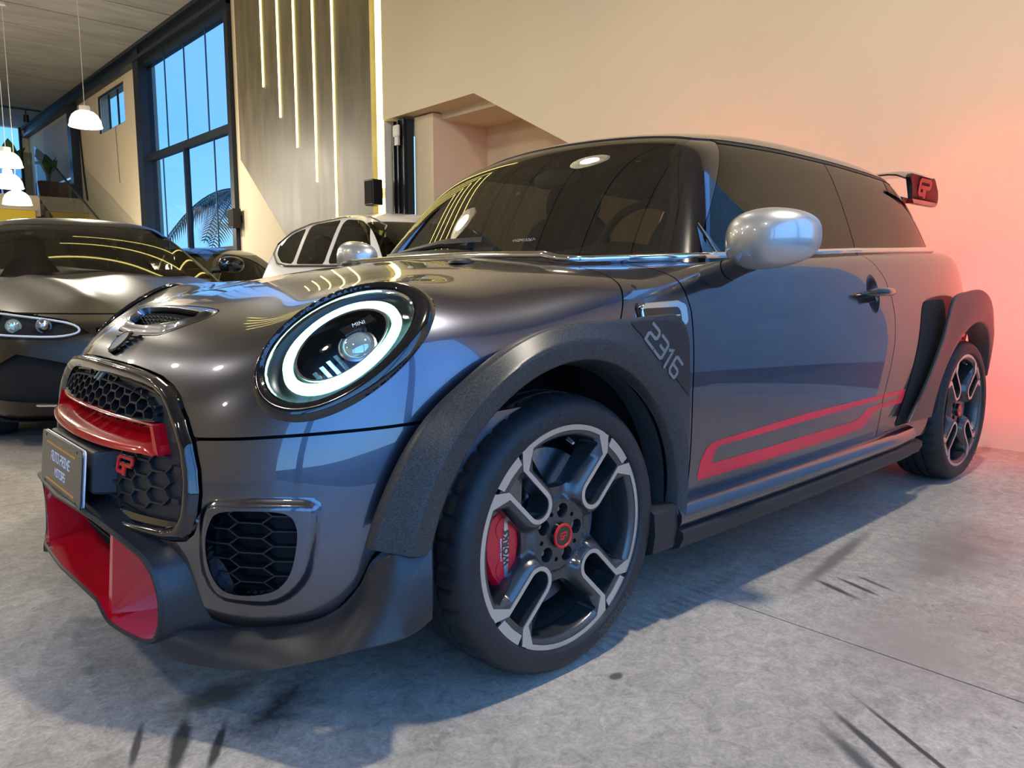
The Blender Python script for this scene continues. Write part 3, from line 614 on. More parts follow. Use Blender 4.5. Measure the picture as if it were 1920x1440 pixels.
def shade_mat():
    m = P('prismatic_shade', (.10, .09, .075), .3, em=(1.0, .82, .58), es=.85); nt = m.node_tree; n = nt.nodes; t = n.new('ShaderNodeBsdfTransparent'); x = n.new('ShaderNodeMixShader'); x.inputs[0].default_value = .5
    nt.links.new(t.outputs[0], x.inputs[1]); nt.links.new(n['Principled BSDF'].outputs[0], x.inputs[2]); nt.links.new(x.outputs[0], n['Material Output'].inputs[0]); return m
m_shade = shade_mat()
m_bulb = emit('bulb_glow', (1.0, .86, .62), 3)
for x, y, z, lab in ((1.591, 9.0, 2.82, 'largest glowing dome pendant hanging in front of the high small window'), (.968, 10.5, 2.44, 'glowing dome pendant at the left edge, topmost of the three'),
                     (1.052, 11.0, 2.21, 'glowing dome pendant at the left edge, middle of the three'), (1.234, 11.5, 2.03, 'glowing dome pendant at the left edge, lowest of the three')):
    pendant(x, y, z, lab, 200, 'dome pendants at the far end')
for x, y, z, pw, lab in ((.40, -1.4, 3.35, 270, 'dome pendant hanging right over the hatchback windscreen'), (1.2, 1.25, 3.35, 45, 'dome pendant hanging between the hatchback and the white SUV'), (.85, 3.6, 3.4, 75, 'dome pendant hanging between sports saloon and white SUV'),
                      (-.6, 6.4, 3.2, 80, 'dome pendant hanging over the tail of the sports saloon'), (-2.7, -1.0, 3.4, 40, 'dome pendant hanging ahead of the hatchback nose'), (-2.8, 2.4, 3.4, 60, 'dome pendant hanging ahead of the sports saloon'),
                      (-2.8, 4.4, 3.4, 60, 'dome pendant hanging beside the sports saloon'), (-6, 1.5, 3.4, 60, 'dome pendant hanging near the left wall'), (-2.8, 8.5, 3.4, 120, 'dome pendant hanging beyond the sports saloon'),
                      (-6, 7.5, 3.4, 90, 'dome pendant hanging far beyond, near the left wall'), (-1.2, 13, 3.4, 230, 'dome pendant hanging near the far stairs')):
    pendant(x, y, z, lab, pw, 'dome pendants over the cars', .22)
# ------------------------------------------------------------------ the hatchback: master surfaces
_xn = Spl([(.05,-.70),(.2,-.745),(.32,-.752),(.45,-.742),(.56,-.725),(.65,-.695),(.75,-.63),(.9,-.45)])
_plan = Spl([(0,0),(.2,.010),(.4,.045),(.55,.105),(.68,.205),(.78,.33),(.88,.56)])
_w0 = Spl([(-.9,.81),(-.5,.825),(0,.842),(.5,.856),(1.2,.86),(1.8,.856),(2.4,.85),(2.8,.82),(3.1,.76)])
_wz = Spl([(.1,.05),(.22,.03),(.35,.012),(.5,.002),(.62,0),(.75,.010),(.85,.028),(.95,.055),(1.05,.10)])
_zc = Spl([(-.80,.728),(-.65,.778),(-.45,.830),(-.2,.878),(.1,.919),(.4,.942),(.8,.963),(1.4,.992),(2.0,1.018),(3.2,1.05)])
_crown = Spl([(0,0),(.2,.004),(.4,.015),(.6,.034),(.75,.062),(.9,.11)])
_xr = Spl([(.1,2.93),(.3,3.02),(.5,3.05),(.65,3.03),(.85,2.95),(1.0,2.86)])
_planr = Spl([(0,0),(.3,.025),(.5,.075),(.65,.16),(.78,.31),(.88,.58)])
def body(x, y, z):
    s = np.sqrt(y*y+1e-6)
    w = s-(_w0(x)-_wz(z)); f_ = (_xn(z)+_plan(s)-x)*.85
    t = (z-(_zc(x)-_crown(s)*(1-.55*sstep(.3, .7, x))))*.95
    kt = .105+(.035-.105)*sstep(-.2, .45, x); r = (x-(_xr(z)-_planr(s)))*.85
    f = smax(smax(w, t, kt), f_, .095)
    f = f-.044*np.exp(-((x+.30)**2/.030+(s-.59)**2/.022+(z-.80)**2/.016))
    return smax(smax(f, r, .10), .15-z, .06)
_xw = Spl([(.85,.33),(.93,.405),(1.1,.555),(1.25,.70),(1.35,.82),(1.45,.96)])
_zr = Spl([(.4,1.20),(.7,1.315),(.95,1.362),(1.3,1.392),(1.7,1.396),(2.1,1.388),(2.4,1.36),(2.8,1.29)])
_xg = Spl([(.85,2.84),(.95,2.80),(1.1,2.70),(1.25,2.58),(1.4,2.46)])
_pg = Spl([(0,0),(.3,.04),(.45,.10),(.6,.22),(.72,.42),(.8,.65)])
def green(x, y, z):
    s = np.sqrt(y*y+1e-6)
    w = (s-(.782-.47*(z-.93)-.12*(z-.93)**2+.012*np.sin(np.clip((x-.5)/1.7, 0, 1)*np.pi)))*.9
    f_ = (_xw(z)+.30*s*s-.02-x)*.72; t = z-(_zr(x)-.13*s*s); r = (x-(_xg(z)-_pg(s)))*.8
    return smax(smax(smax(smax(w, t, .075), f_, .05), r, .08), .80-z, .02)
RW = .3075; WB = 2.495; YF, YR = -.845, -.835
CAR = empty('hatchback_car', (1.2, 0, 0), label='dark grey hatchback with red trim and carbon wheel arches, standing in front', cat='car')
BM = surfnet(body, (-.82, -.92, .10), (3.12, .012, 1.08), .0095); BM = clip(BM, -BM[0][:, 1])
BM = (np.where(abs(BM[0][:, 1:2]) < 1e-7, BM[0]*[1, 0, 1], BM[0]), BM[1])
PHI = lambda V: np.arctan2(-V[:, 1], -(V[:, 0]+.15))
KP = .62
_hl = lin([(0,.553),(45,.553),(52,.559),(67,.576),(78,.587),(95,.60),(180,.60)])
_hr = lin([(.5,.19),(.76,.198),(.82,.232),(.86,.262),(.90,.285),(1.2,.285)])
def deg(p): return np.degrees(p)
HALF_OUT = [(0,.670),(.10,.669),(.176,.667),(.25,.662),(.312,.655),(.363,.642),(.399,.626),(.448,.586),(.481,.545),(.502,.498),(.510,.454),(.509,.415),(.496,.376),(.478,.360),(.446,.355),(.35,.352),(.2,.348),(0,.345)]
HALF_IN = [(0,.644),(.10,.643),(.198,.640),(.27,.635),(.318,.628),(.358,.615),(.397,.590),(.433,.556),(.456,.522),(.470,.475),(.470,.43),(.468,.41),(.455,.386),(.43,.378),(.35,.374),(.2,.370),(0,.367)]
def full(h): return [(-a, b) for a, b in h]+[(a, b) for a, b in reversed(h) if a > 1e-6]
FR_OUT, FR_IN = full(HALF_OUT), full(HALF_IN)
SI_IN = [(math.radians(a)*KP, b) for a, b in catmull([(49.6,.424),(54.5,.431),(59.1,.428),(60.5,.405),(60.4,.365),(59.4,.315),(57.3,.284),(53.5,.272),(49.9,.277),(47.9,.31),(47.3,.36),(48,.40)], 4)]
SI_OUT = [(math.radians(a)*KP, b) for a, b in catmull([(47.2,.434),(51,.444),(57,.449),(62.4,.447),(63.3,.425),(62.7,.36),(61.3,.30),(57.6,.258),(52.5,.252),(48.3,.262),(46.2,.31),(46,.38)], 4)]
SCOOP = roundpoly([(-.598,-.05),(-.588,-.15),(-.56,-.195),(-.52,-.23),(-.488,-.235),(-.474,-.21),(-.474,-.10),(-.477,0),(-.474,.10),(-.474,.21),(-.488,.235),(-.52,.23),(-.56,.195),(-.588,.15),(-.598,.05)], .02)
SCOPEN = roundpoly([(-.578,-.03),(-.566,-.115),(-.545,-.175),(-.518,-.208),(-.507,-.195),(-.507,0),(-.507,.195),(-.518,.208),(-.545,.175),(-.566,.115),(-.578,.03)], .01)
# headlamp frame
HC = np.array([-.396,-.632,.725]); HN = unit(np.array([-.541,-.537,.647])); _e1 = unit(np.cross([0,0,1], HN)); _e2 = np.cross(HN, _e1)
HP = .7134*_e1+.7008*_e2; HQ = -.7008*_e1+.7134*_e2; HA, HB = .194, .121
HC2 = HC+.011*HQ-.003*HP
def rho2(V): d = V-HC2; return np.sqrt(((d@HP)/HA)**2+((d@HQ)/HB)**2)
def rho(V): d = V-HC; return np.sqrt(((d@HP)/HA)**2+((d@HQ)/HB)**2)
def Hs(r, t, d=0.0):
    t = np.atleast_1d(t); O = HC2+r*(HA*np.outer(np.cos(t), HP)+HB*np.outer(np.sin(t), HQ))-HN*.12; return bis(body, O, np.tile(HN, (len(t), 1)), 0, .3)-HN*d
arch = lambda V, cx, r: np.where(V[:, 1] < -.45, np.hypot(V[:, 0]-cx, V[:, 2]-RW)-r, 1.0)
def build_body():
    V = BM[0]; x, y, z = V.T; ph = PHI(V); hd = deg(ph)
    # ---- bonnet (clamshell, with the headlamp openings)
    g = np.minimum.reduce([z-_hl(hd)-.003, _hr(z)-x-.002, np.where(x < -.4, -psdf(FR_OUT, y, z)-.004, 1), np.where(x < .1, (rho(V)-.972)*.12, 1), np.where(z > .6, -psdf(SCOOP, x, y)-.002, 1), arch(V, 0, .375)])
    hood = panel('bonnet', sym(clip(BM, g)), body, m_paint, CAR)
    g = np.where((z > .6) & (x < -.3), np.minimum(psdf(SCOOP, x, y)-.001, -psdf(SCOPEN, x, y)), -1)
    panel('scoop_surround', sym(clip(BM, g)), body, m_paint, hood, rim=.02, disp=lambda Q: .010*sstep(0, .03, psdf(SCOOP, Q[:, 0], Q[:, 1])))
    def sz(a, b, o=0): return bis(body, [(a, b, .45)], [(0, 0, 1)], 0, .6)[0]+np.array([0, 0, o])
    # black mesh inside the scoop, standing upright at its rear
    gg = G(); rows = []
    for i in range(13):
        yy = -.19+.38*i/12; q = sz(-.515, yy, -.002); rows.append([q+np.array([.004, 0, -.001]), q+np.array([-.004, 0, -.035]), q+np.array([-.05, 0, -.05])])
    gg.grid(rows); gg.obj('scoop_cavity', m_void, hood, 60, fix=False)
    gg = G()
    for r in range(3):
        for i in range(14):
            yc = -.185+.0285*i+(.014 if r % 2 else 0); q = sz(-.525, max(-.2, min(.2, yc)), -.010-.0085*r)
            if abs(yc) > .19: continue
            pts = [q+np.array([0, .0125*math.cos(PI/3*k), .0052*math.sin(PI/3*k)]) for k in range(7)]; gg.tube(pts, .0012, 5, False)
    gg.obj('scoop_mesh', m_black, hood)
    # winged round emblem on the nose of the bonnet
    ec = bis(body, [(-.622, 0, .5)], [(0, 0, 1)], 0, .6)[0]; en = unit(grad(body, ec[None]))[0]; ey = np.array([0, 1., 0]); ez = np.cross(en, ey); ez = ez if ez[2] > 0 else -ez
    em = G().loft([[tuple(ec+ey*r*math.cos(a)+ez*r*.92*math.sin(a)+en*h) for a in np.linspace(0, 2*PI, 25)[:-1]] for r, h in ((.034, 0), (.034, .006), (.030, .009), (.027, .008))]).obj('emblem_disc', m_greyl, hood)
    G().loft([[tuple(ec+ey*r*math.cos(a)+ez*r*.92*math.sin(a)+en*h) for a in np.linspace(0, 2*PI, 25)[:-1]] for r, h in ((.038, 0), (.038, .007), (.033, .010), (.031, .004))], cap=False).obj('emblem_ring', m_gloss, em)
    for sg in (-1, 1):
        for k in range(5):
            l = .072-.009*k; zz = .024-.0115*k
            def bp_(u, v, h): return tuple(ec+ey*sg*u+ez*v+en*(h-.35*u*u-.9*v*v))
            G().prism([(.036, zz-.0035), (l, zz-.0035+.002), (l+.006, zz+.004), (.036, zz+.0035)], lambda u, v: bp_(u, v, 0), lambda u, v: bp_(u, v, .007)).obj('emblem_wing_bar', m_gloss if k % 2 else m_black, em, 0)
    for sg in (-1, 1):       # washer nozzles near the windscreen
        q = sz(.13, sg*.28-.05, .002); G().lathe([(0, .012), (.02, .010), (.034, .002), (.036, -.004)], tuple(q), n=20).obj('washer_nozzle', m_black, hood)
    # ---- front bumper skin
    lipz = lin([(0,.35),(38,.345),(42,.20),(46,.185),(51,.19),(59.2,.206),(64.8,.234),(68.1,.286),(69.9,.34),(72,.37),(90,.38)])
    BF = surfnet(body, (-.82, -.92, .16), (-.06, .012, .62), .006); BF = clip(BF, -BF[0][:, 1]); V = BF[0]; x, y, z = V.T; ph = PHI(V); hd = deg(ph)
    u = ph*KP
    g = np.minimum.reduce([_hl(hd)-.003-z, z-lipz(hd), .0-x-.1, np.where(x < -.4, -psdf(FR_OUT, y, z)-.003, 1), -psdf(SI_IN, u, z)])
    def dsp(Q):
        uu = PHI(Q)*KP; d = psdf(SI_OUT, uu, Q[:, 2]); return .012*sstep(-.008, .014, d)*1.0
    mb = clip(BF, g); ds = lambda Q: dsp(np.stack([Q[:, 0], -abs(Q[:, 1]), Q[:, 2]], 1))
    bump = panel('front_bumper', mb, body, m_paint, CAR, disp=ds, rim=.03); panel('front_bumper', flip(mb), body, m_paint, CAR, disp=ds, rim=.03)
    return hood, bump
HOOD, BUMP = build_body()
class Tab:
    """a patch of the body as a table over two coordinates, with point and normal"""
    def __init__(s, u0, u1, v0, v1, h, od, f=body):
        s.u0, s.v0, s.h = u0, v0, h; U, V_ = np.meshgrid(np.arange(u0, u1+h, h), np.arange(v0, v1+h, h), indexing='ij'); s.sh = U.shape
        O, D, t1 = od(U.ravel(), V_.ravel()); Q = bis(f, O, D, 0, t1); s.q = Q.reshape(*s.sh, 3); s.n = unit(grad(f, Q)).reshape(*s.sh, 3)
    def __call__(s, u, v):
        a = min(max((u-s.u0)/s.h, 0), s.sh[0]-1.001); b = min(max((v-s.v0)/s.h, 0), s.sh[1]-1.001); i, j = int(a), int(b); a -= i; b -= j
        L = lambda T: (T[i, j]*(1-a)+T[i+1, j]*a)*(1-b)+(T[i, j+1]*(1-a)+T[i+1, j+1]*a)*b
        return L(s.q), L(s.n)
_st = lambda *a: np.stack(np.broadcast_arrays(*[np.asarray(q, float) for q in a]), 1)
TX = Tab(-.78, .78, .15, .76, .006, lambda u, v: (_st(-.2, u, v), _st(-1+0*u, 0, 0), .9))
TY = Tab(-.45, 2.9, .16, 1.0, .007, lambda u, v: (_st(u, 0, v), _st(0*u, -1, 0), 1.2))
TP = Tab(0, 1.15, .18, .62, .005, lambda u, v: (_st(-.15+0*u, 0, v), _st(-np.cos(u/KP), -np.sin(u/KP), 0), 1.2))
TGY = Tab(.45, 2.5, .86, 1.33, .007, lambda u, v: (_st(u, 0, v), _st(0*u, -1, 0), 1.2), green)
def sphi(uu, z, off=0.0):
    q, n = TP(uu, z); return q+n*off
def sx(y, z, off=0.0):
    q, n = TX(y, z); return q+np.array([-off, 0, 0])
def sy(x, z, off=0.0, f=body):
    q, n = (TY if f is body else TGY)(x, z); return q+n*off
def side_panels():
    V = BM[0]; x, y, z = V.T
    doorf = lin([(.2,.462),(.3,.462),(.575,.448),(.78,.456),(.87,.435),(.92,.42),(1.1,.42)])
    doorr = lin([(.2,1.60),(.312,1.612),(.432,1.614),(.5,1.635),(.561,1.659),(.65,1.682),(.737,1.686),(.80,1.674),(.868,1.640),(.92,1.58),(.96,1.50),(1.1,1.45)])
    gp = .0023; low = .300
    side = lambda g: clip(BM, np.minimum(g, np.where(y < -.3, 1, -1)*1.0))
    def two(name, M, **k):
        o = panel(name, M, body, m_paint, CAR, **k); panel(name, flip(M), body, m_paint, CAR, **k); return o
    g = np.minimum.reduce([x-_hr(z)-.002, doorf(z)-x-gp, z-low, arch(V, 0, .375), np.where(y < -.35, 1., -1.)])
    fen = two('fender_panel', clip(BM, g))
    g = np.minimum.reduce([x-doorf(z)-gp, doorr(z)-x-gp, z-low, np.where(y < -.35, 1., -1.), (np.hypot((x-1.52)/.050, (z-.815)/.066)-1)*.05])
    door = two('door', clip(BM, g))
    g = np.minimum.reduce([x-doorr(z)-gp, z-.25, arch(V, WB, .375), np.minimum(2.86-x, 1)])
    quarter = panel('rear_quarter', sym(clip(BM, np.minimum(g, np.where((x > 2.3) | (y < -.35), 1., -1.)))), body, m_paint, CAR)
    g = np.minimum.reduce([x-2.865, z-.5]); panel('tailgate', sym(clip(BM, g)), body, m_paint, CAR)
    g = np.minimum.reduce([x-2.865, .495-z, z-.2]); panel('rear_bumper', sym(clip(BM, g)), body, m_paint, CAR)
    # dark inner structure seen through gaps and wheel openings
    def inner(x, y, z):
        f = body(x, y, z)+.022; s = np.sqrt(y*y+1e-9)
        for cx in (0, WB): f = smax(f, np.minimum(.40-np.hypot(x-cx, z-RW), s-.50), .01)
        dx, dy, dz = x-HC[0], -s-HC[1], z-HC[2]; rh = np.sqrt(((dx*HP[0]+dy*HP[1]+dz*HP[2])/HA)**2+((dx*HQ[0]+dy*HQ[1]+dz*HQ[2])/HB)**2)
        f = smax(f, np.minimum((.95-rh)*.12, .10-np.abs(dx*HN[0]+dy*HN[1]+dz*HN[2])+.03), .006)      # room for the headlamps
        return smax(f, -.56-x+0*y, .01)
    M = surfnet(inner, (-.66, -.9, .1), (3.05, .9, 1.05), .022); panel('inner_shell', M, inner, m_void, CAR, rim=0)
    # ---- door: handle, cup, red stripe
    hc = sy(1.515, .815); hx = np.array([1, 0, 0.])
    def dsh(u, v, h): return tuple(sy(1.515+u, .815+v, h))
    def cup(sgn):
        rows = []
        for i in range(9):
            r = i/8; rows.append([sy(1.52+.0505*r*math.cos(a), .815+.0665*r*math.sin(a), -.026*(1-r**2.5)) for a in np.linspace(0, 2*PI, 37)])
        return rows
    hcp = G().grid(cup(1)).obj('handle_cup', m_paint, door, 60); mirror(hcp, 'handle_cup')
    rings = []
    for i in range(13):
        t = i/12; uu = -.13+.26*t; b = .011*(1-abs(2*t-1)**3)+.002; o = .016+.030*math.sin(PI*t)**.6; c = sy(1.515+uu, .813, o)
        rings.append([tuple(c+np.array([0, -b*.9*math.cos(a), b*1.15*math.sin(a)])) for a in np.linspace(0, 2*PI, 13)[:-1]])
    G().loft(rings).obj('handle', m_gloss, door, 60)
    G().loft([[tuple(sy(1.47+.014*math.cos(a), .805+.02*math.sin(a), o)) for a in np.linspace(0, 2*PI, 13)[:-1]] for o in (0, .03)]).obj('handle_mount', m_gloss, door, 60)
    OUT = [(.496,.352),(.503,.393),(.522,.423),(.547,.438),(.60,.441),(1.034,.459),(1.613,.463),(1.82,.464),(1.797,.413),(1.629,.413),(1.575,.410),(1.548,.402),(1.498,.374),(1.474,.360),(1.446,.356),(1.065,.348),(.522,.342),(.503,.343)]
    INN = [(.555,.380),(.567,.412),(.575,.420),(.590,.424),(1.04,.436),(1.619,.445),(1.756,.447),(1.755,.434),(1.56,.429),(1.50,.427),(1.478,.420),(1.431,.397),(1.405,.392),(1.366,.391),(1.052,.388)]
    for nm, par, lo_, hi_ in (('stripe', door, .4, 1.6155), ('stripe', quarter, 1.6195, 1.95)):
        g = np.minimum.reduce([psdf(OUT, x, z), -psdf(INN, x, z), x-lo_, hi_-x, np.where(y < -.5, 1., -1.)])
        # finer surface for crisp edges
        M = surfnet(body, (.46, -.9, .325), (1.86, -.78, .485), .006); X_, Y_, Z_ = M[0].T
        g = np.minimum.reduce([psdf(OUT, X_, Z_), -psdf(INN, X_, Z_), X_-lo_, hi_-X_]); o = panel(nm, clip(M, g), body, m_redm, par, off=.0006, rim=0)
    # ---- side indicator in the fender panel
    def fs(u, v, h): return tuple(sy(u, v, h))
    rp = roundpoly([(.262, .745), (.262, .797), (.400, .804), (.426, .796), (.426, .745)], .02, 5)
    sc = G().prism(rp, lambda u, v: fs(u, v, .013), lambda u, v: fs(u, v, -.004)).obj('side_indicator', m_chrome, fen, 60); bevel(sc, .003)
    rp = roundpoly([(.266, .748), (.266, .785), (.388, .788), (.396, .780), (.396, .748)], .008, 3)
    G().prism(rp, lambda u, v: fs(u, v, .0145), lambda u, v: fs(u, v, .0)).obj('indicator_inset', m_gloss, sc, 60)
    G().prism([(.268, .765), (.268, .768), (.39, .770), (.39, .767)], lambda u, v: fs(u, v, .016), lambda u, v: fs(u, v, .0)).obj('indicator_slat', m_chrome, sc, 0)
    G().prism([(.288, .838), (.282, .842), (.256, .79), (.256, .75), (.263, .75), (.263, .79)], lambda u, v: fs(u, v, .003), lambda u, v: fs(u, v, -.004)).obj('scuttle_groove', m_void, fen, 0)
    return door, fen, quarter
DOOR, FEN, QUART = side_panels()
# ------------------------------------------------------------------ headlamp
def headlamp():
    V = BM[0]; x, y, z = V.T; r = rho(V); front = np.where((x < .1) & (z > .5), 1., -1.)
    M = surfnet(body, (-.62, -.82, .55), (-.1, -.35, .92), .0048); r = rho(M[0])
    r2 = rho2(M[0])
    def bd(Q):
        a_ = np.maximum(1.012-rho(Q), 0); b_ = np.maximum(rho2(Q)-.85, 0); return .0035+.008*np.sin(np.clip(a_/(a_+b_+1e-9), 0, 1)*PI)**.8
    bz = panel('headlamp_bezel', clip(M, np.minimum((1.012-r)*.12, (r2-.85)*.12)), body, m_gloss, CAR, disp=bd, rim=.02)
    ln = panel('headlamp_lens', clip(M, (.862-r2)*.12), body, m_lens, bz, rim=0, disp=lambda Q: .003+.010*(1-np.clip(rho2(Q)/.862, 0, 1)**2))
    T = np.linspace(0, 2*PI, 49)[:-1]
    def ring(rr, d): return [tuple(q) for q in Hs(rr, T, d)]
    bowl = G().loft([ring(.862, .002), ring(.80, .020), ring(.70, .030), ring(.52, .036), ring(.50, .055), ring(.40, .09), ring(.2, .105), ring(.02, .108)], cap=False).obj('headlamp_bowl', m_bowl, bz, 50)
    G().loft([ring(.855, .004), ring(.835, .001), ring(.815, .007), ring(.825, .013)], cap=False).obj('inner_rim', m_chrome, bz, 50)
    # daytime running ring
    rr = []
    G().loft([ring(.560, .030), ring(.575, .018), ring(.618, .012), ring(.660, .017), ring(.675, .030)], cap=False).obj('daytime_ring', m_drl, bz, 60)
    G().loft([ring(.49, .05), ring(.505, .024), ring(.53, .022), ring(.535, .032)], cap=False).obj('ring_inner_trim', m_chrome, bz, 60)
    # projector lens
    c = HC+.02*HP-.002*HQ; S = bis(body, c-HN*.12, HN, 0, .3)[0]-HN*.055
    def disc(rad, d): return [tuple(S+rad*(HP*math.cos(t)+HQ*math.sin(t))+HN*d) for t in np.linspace(0, 2*PI, 33)[:-1]]
    pr = G().loft([disc(.037, -.03), disc(.038, .004), disc(.034, .006), disc(.033, -.004)], cap=False).obj('projector_housing', m_disc, bz, 60)
    G().loft([disc(.033*math.cos(a), .022*math.sin(a)) for a in np.linspace(0, PI/2-.05, 8)]).obj('projector_lens', m_proj, pr, 60)
    # upper module with its lettering, lower reflector cells
    U = lambda p, q, d: tuple(HC+p*HP+q*HQ+(bis(body, HC+p*HP+q*HQ-HN*.12, HN, 0, .3)[0]-(HC+p*HP+q*HQ))-HN*d)
    md = G().hexa([U(.005, .018, .06), U(.085, .010, .06), U(.085, .034, .06), U(.005, .046, .06), U(.012, .020, .03), U(.080, .013, .03), U(.080, .032, .03), U(.012, .042, .03)]).obj('lamp_module', m_gloss, bz, 0)
    for k in range(5): G().hexa([U(-.10+.017*k, -.02-.004*k, .075), U(-.088+.017*k, -.022-.004*k, .075), U(-.088+.017*k, .012, .075), U(-.10+.017*k, .014, .075), U(-.098+.017*k, -.018-.004*k, .05), U(-.09+.017*k, -.02-.004*k, .05), U(-.09+.017*k, .01, .05), U(-.098+.017*k, .012, .05)]).obj('reflector_cell', m_bluec, bz, 0)
    VF = font('MINI', .013)
    # letters face the viewer: text x runs along the car towards its tail
    ex = unit(HP*.9-HQ*.35); ey_ = unit(np.cross(HN, ex)); ey_ = ey_ if ey_[2] > 0 else -ey_; o = np.array(U(.047, .024, .028))
    letters('lamp_lettering', VF, lambda a, b, h: tuple(o+ex*a+ey_*b+HN*h), m_white, md, .0006)
    for s in list(bz.children): pass
    b2 = mirror(bz, 'headlamp_bezel'); b2.matrix_parent_inverse = bz.matrix_parent_inverse.copy()
    for nm in ('headlamp_lens', 'headlamp_bowl', 'daytime_ring', 'projector_housing'):
        for ch in bz.children:
            if ch.name.startswith(nm): mirror(ch, nm, b2)
m_bowl = P('lamp_bowl_dark_chrome', (.035, .042, .046), .30, .85)
m_proj = P('projector_glass', (.45, .58, .66), .04, .8, coat=1, em=(.7, .95, 1.0), es=.12)
m_bluec = P('blue_reflector', (.06, .16, .26), .15, .9)
headlamp()
# ------------------------------------------------------------------ nose: grille, intakes, plate, splitter
def hexnet(chart, keep, u0, u1, v0, v1, pu, pv, th, o1, o2, flat=.5):
    """honeycomb of thin walls: flattened hexagons in (u, v), walls from depth o1 to o2"""
    E_ = {}
    def key(p): return (round(p[0], 4), round(p[1], 4))
    nu = int((u1-u0)/pu)+2; nv = int((v1-v0)/pv)+2
    for i in range(nu):
        for j in range(nv):
            cu = u0+i*pu; cv = v0+j*pv+(pv/2 if i % 2 else 0)
            hx = pu*(1+flat)/3*1.0; a = pu*2/3*.98; b = pu-a
            pts = [(cu+a, cv), (cu+b, cv+pv/2), (cu-b, cv+pv/2), (cu-a, cv), (cu-b, cv-pv/2), (cu+b, cv-pv/2)]
            for k in range(6):
                p, q = pts[k], pts[(k+1) % 6]; kk = tuple(sorted((key(p), key(q))))
                if keep((p[0]+q[0])/2, (p[1]+q[1])/2): E_[kk] = 1
    g = G()
    for p, q in E_:
        p, q = np.array(p), np.array(q); d = unit(q-p); n = np.array([-d[1], d[0]])*th/2; p = p-d*th*.3; q = q+d*th*.3
        c = [p-n, q-n, q+n, p+n]; g.hexa([tuple(chart(*a, o2)) for a in c]+[tuple(chart(*a, o1)) for a in c])
    return g
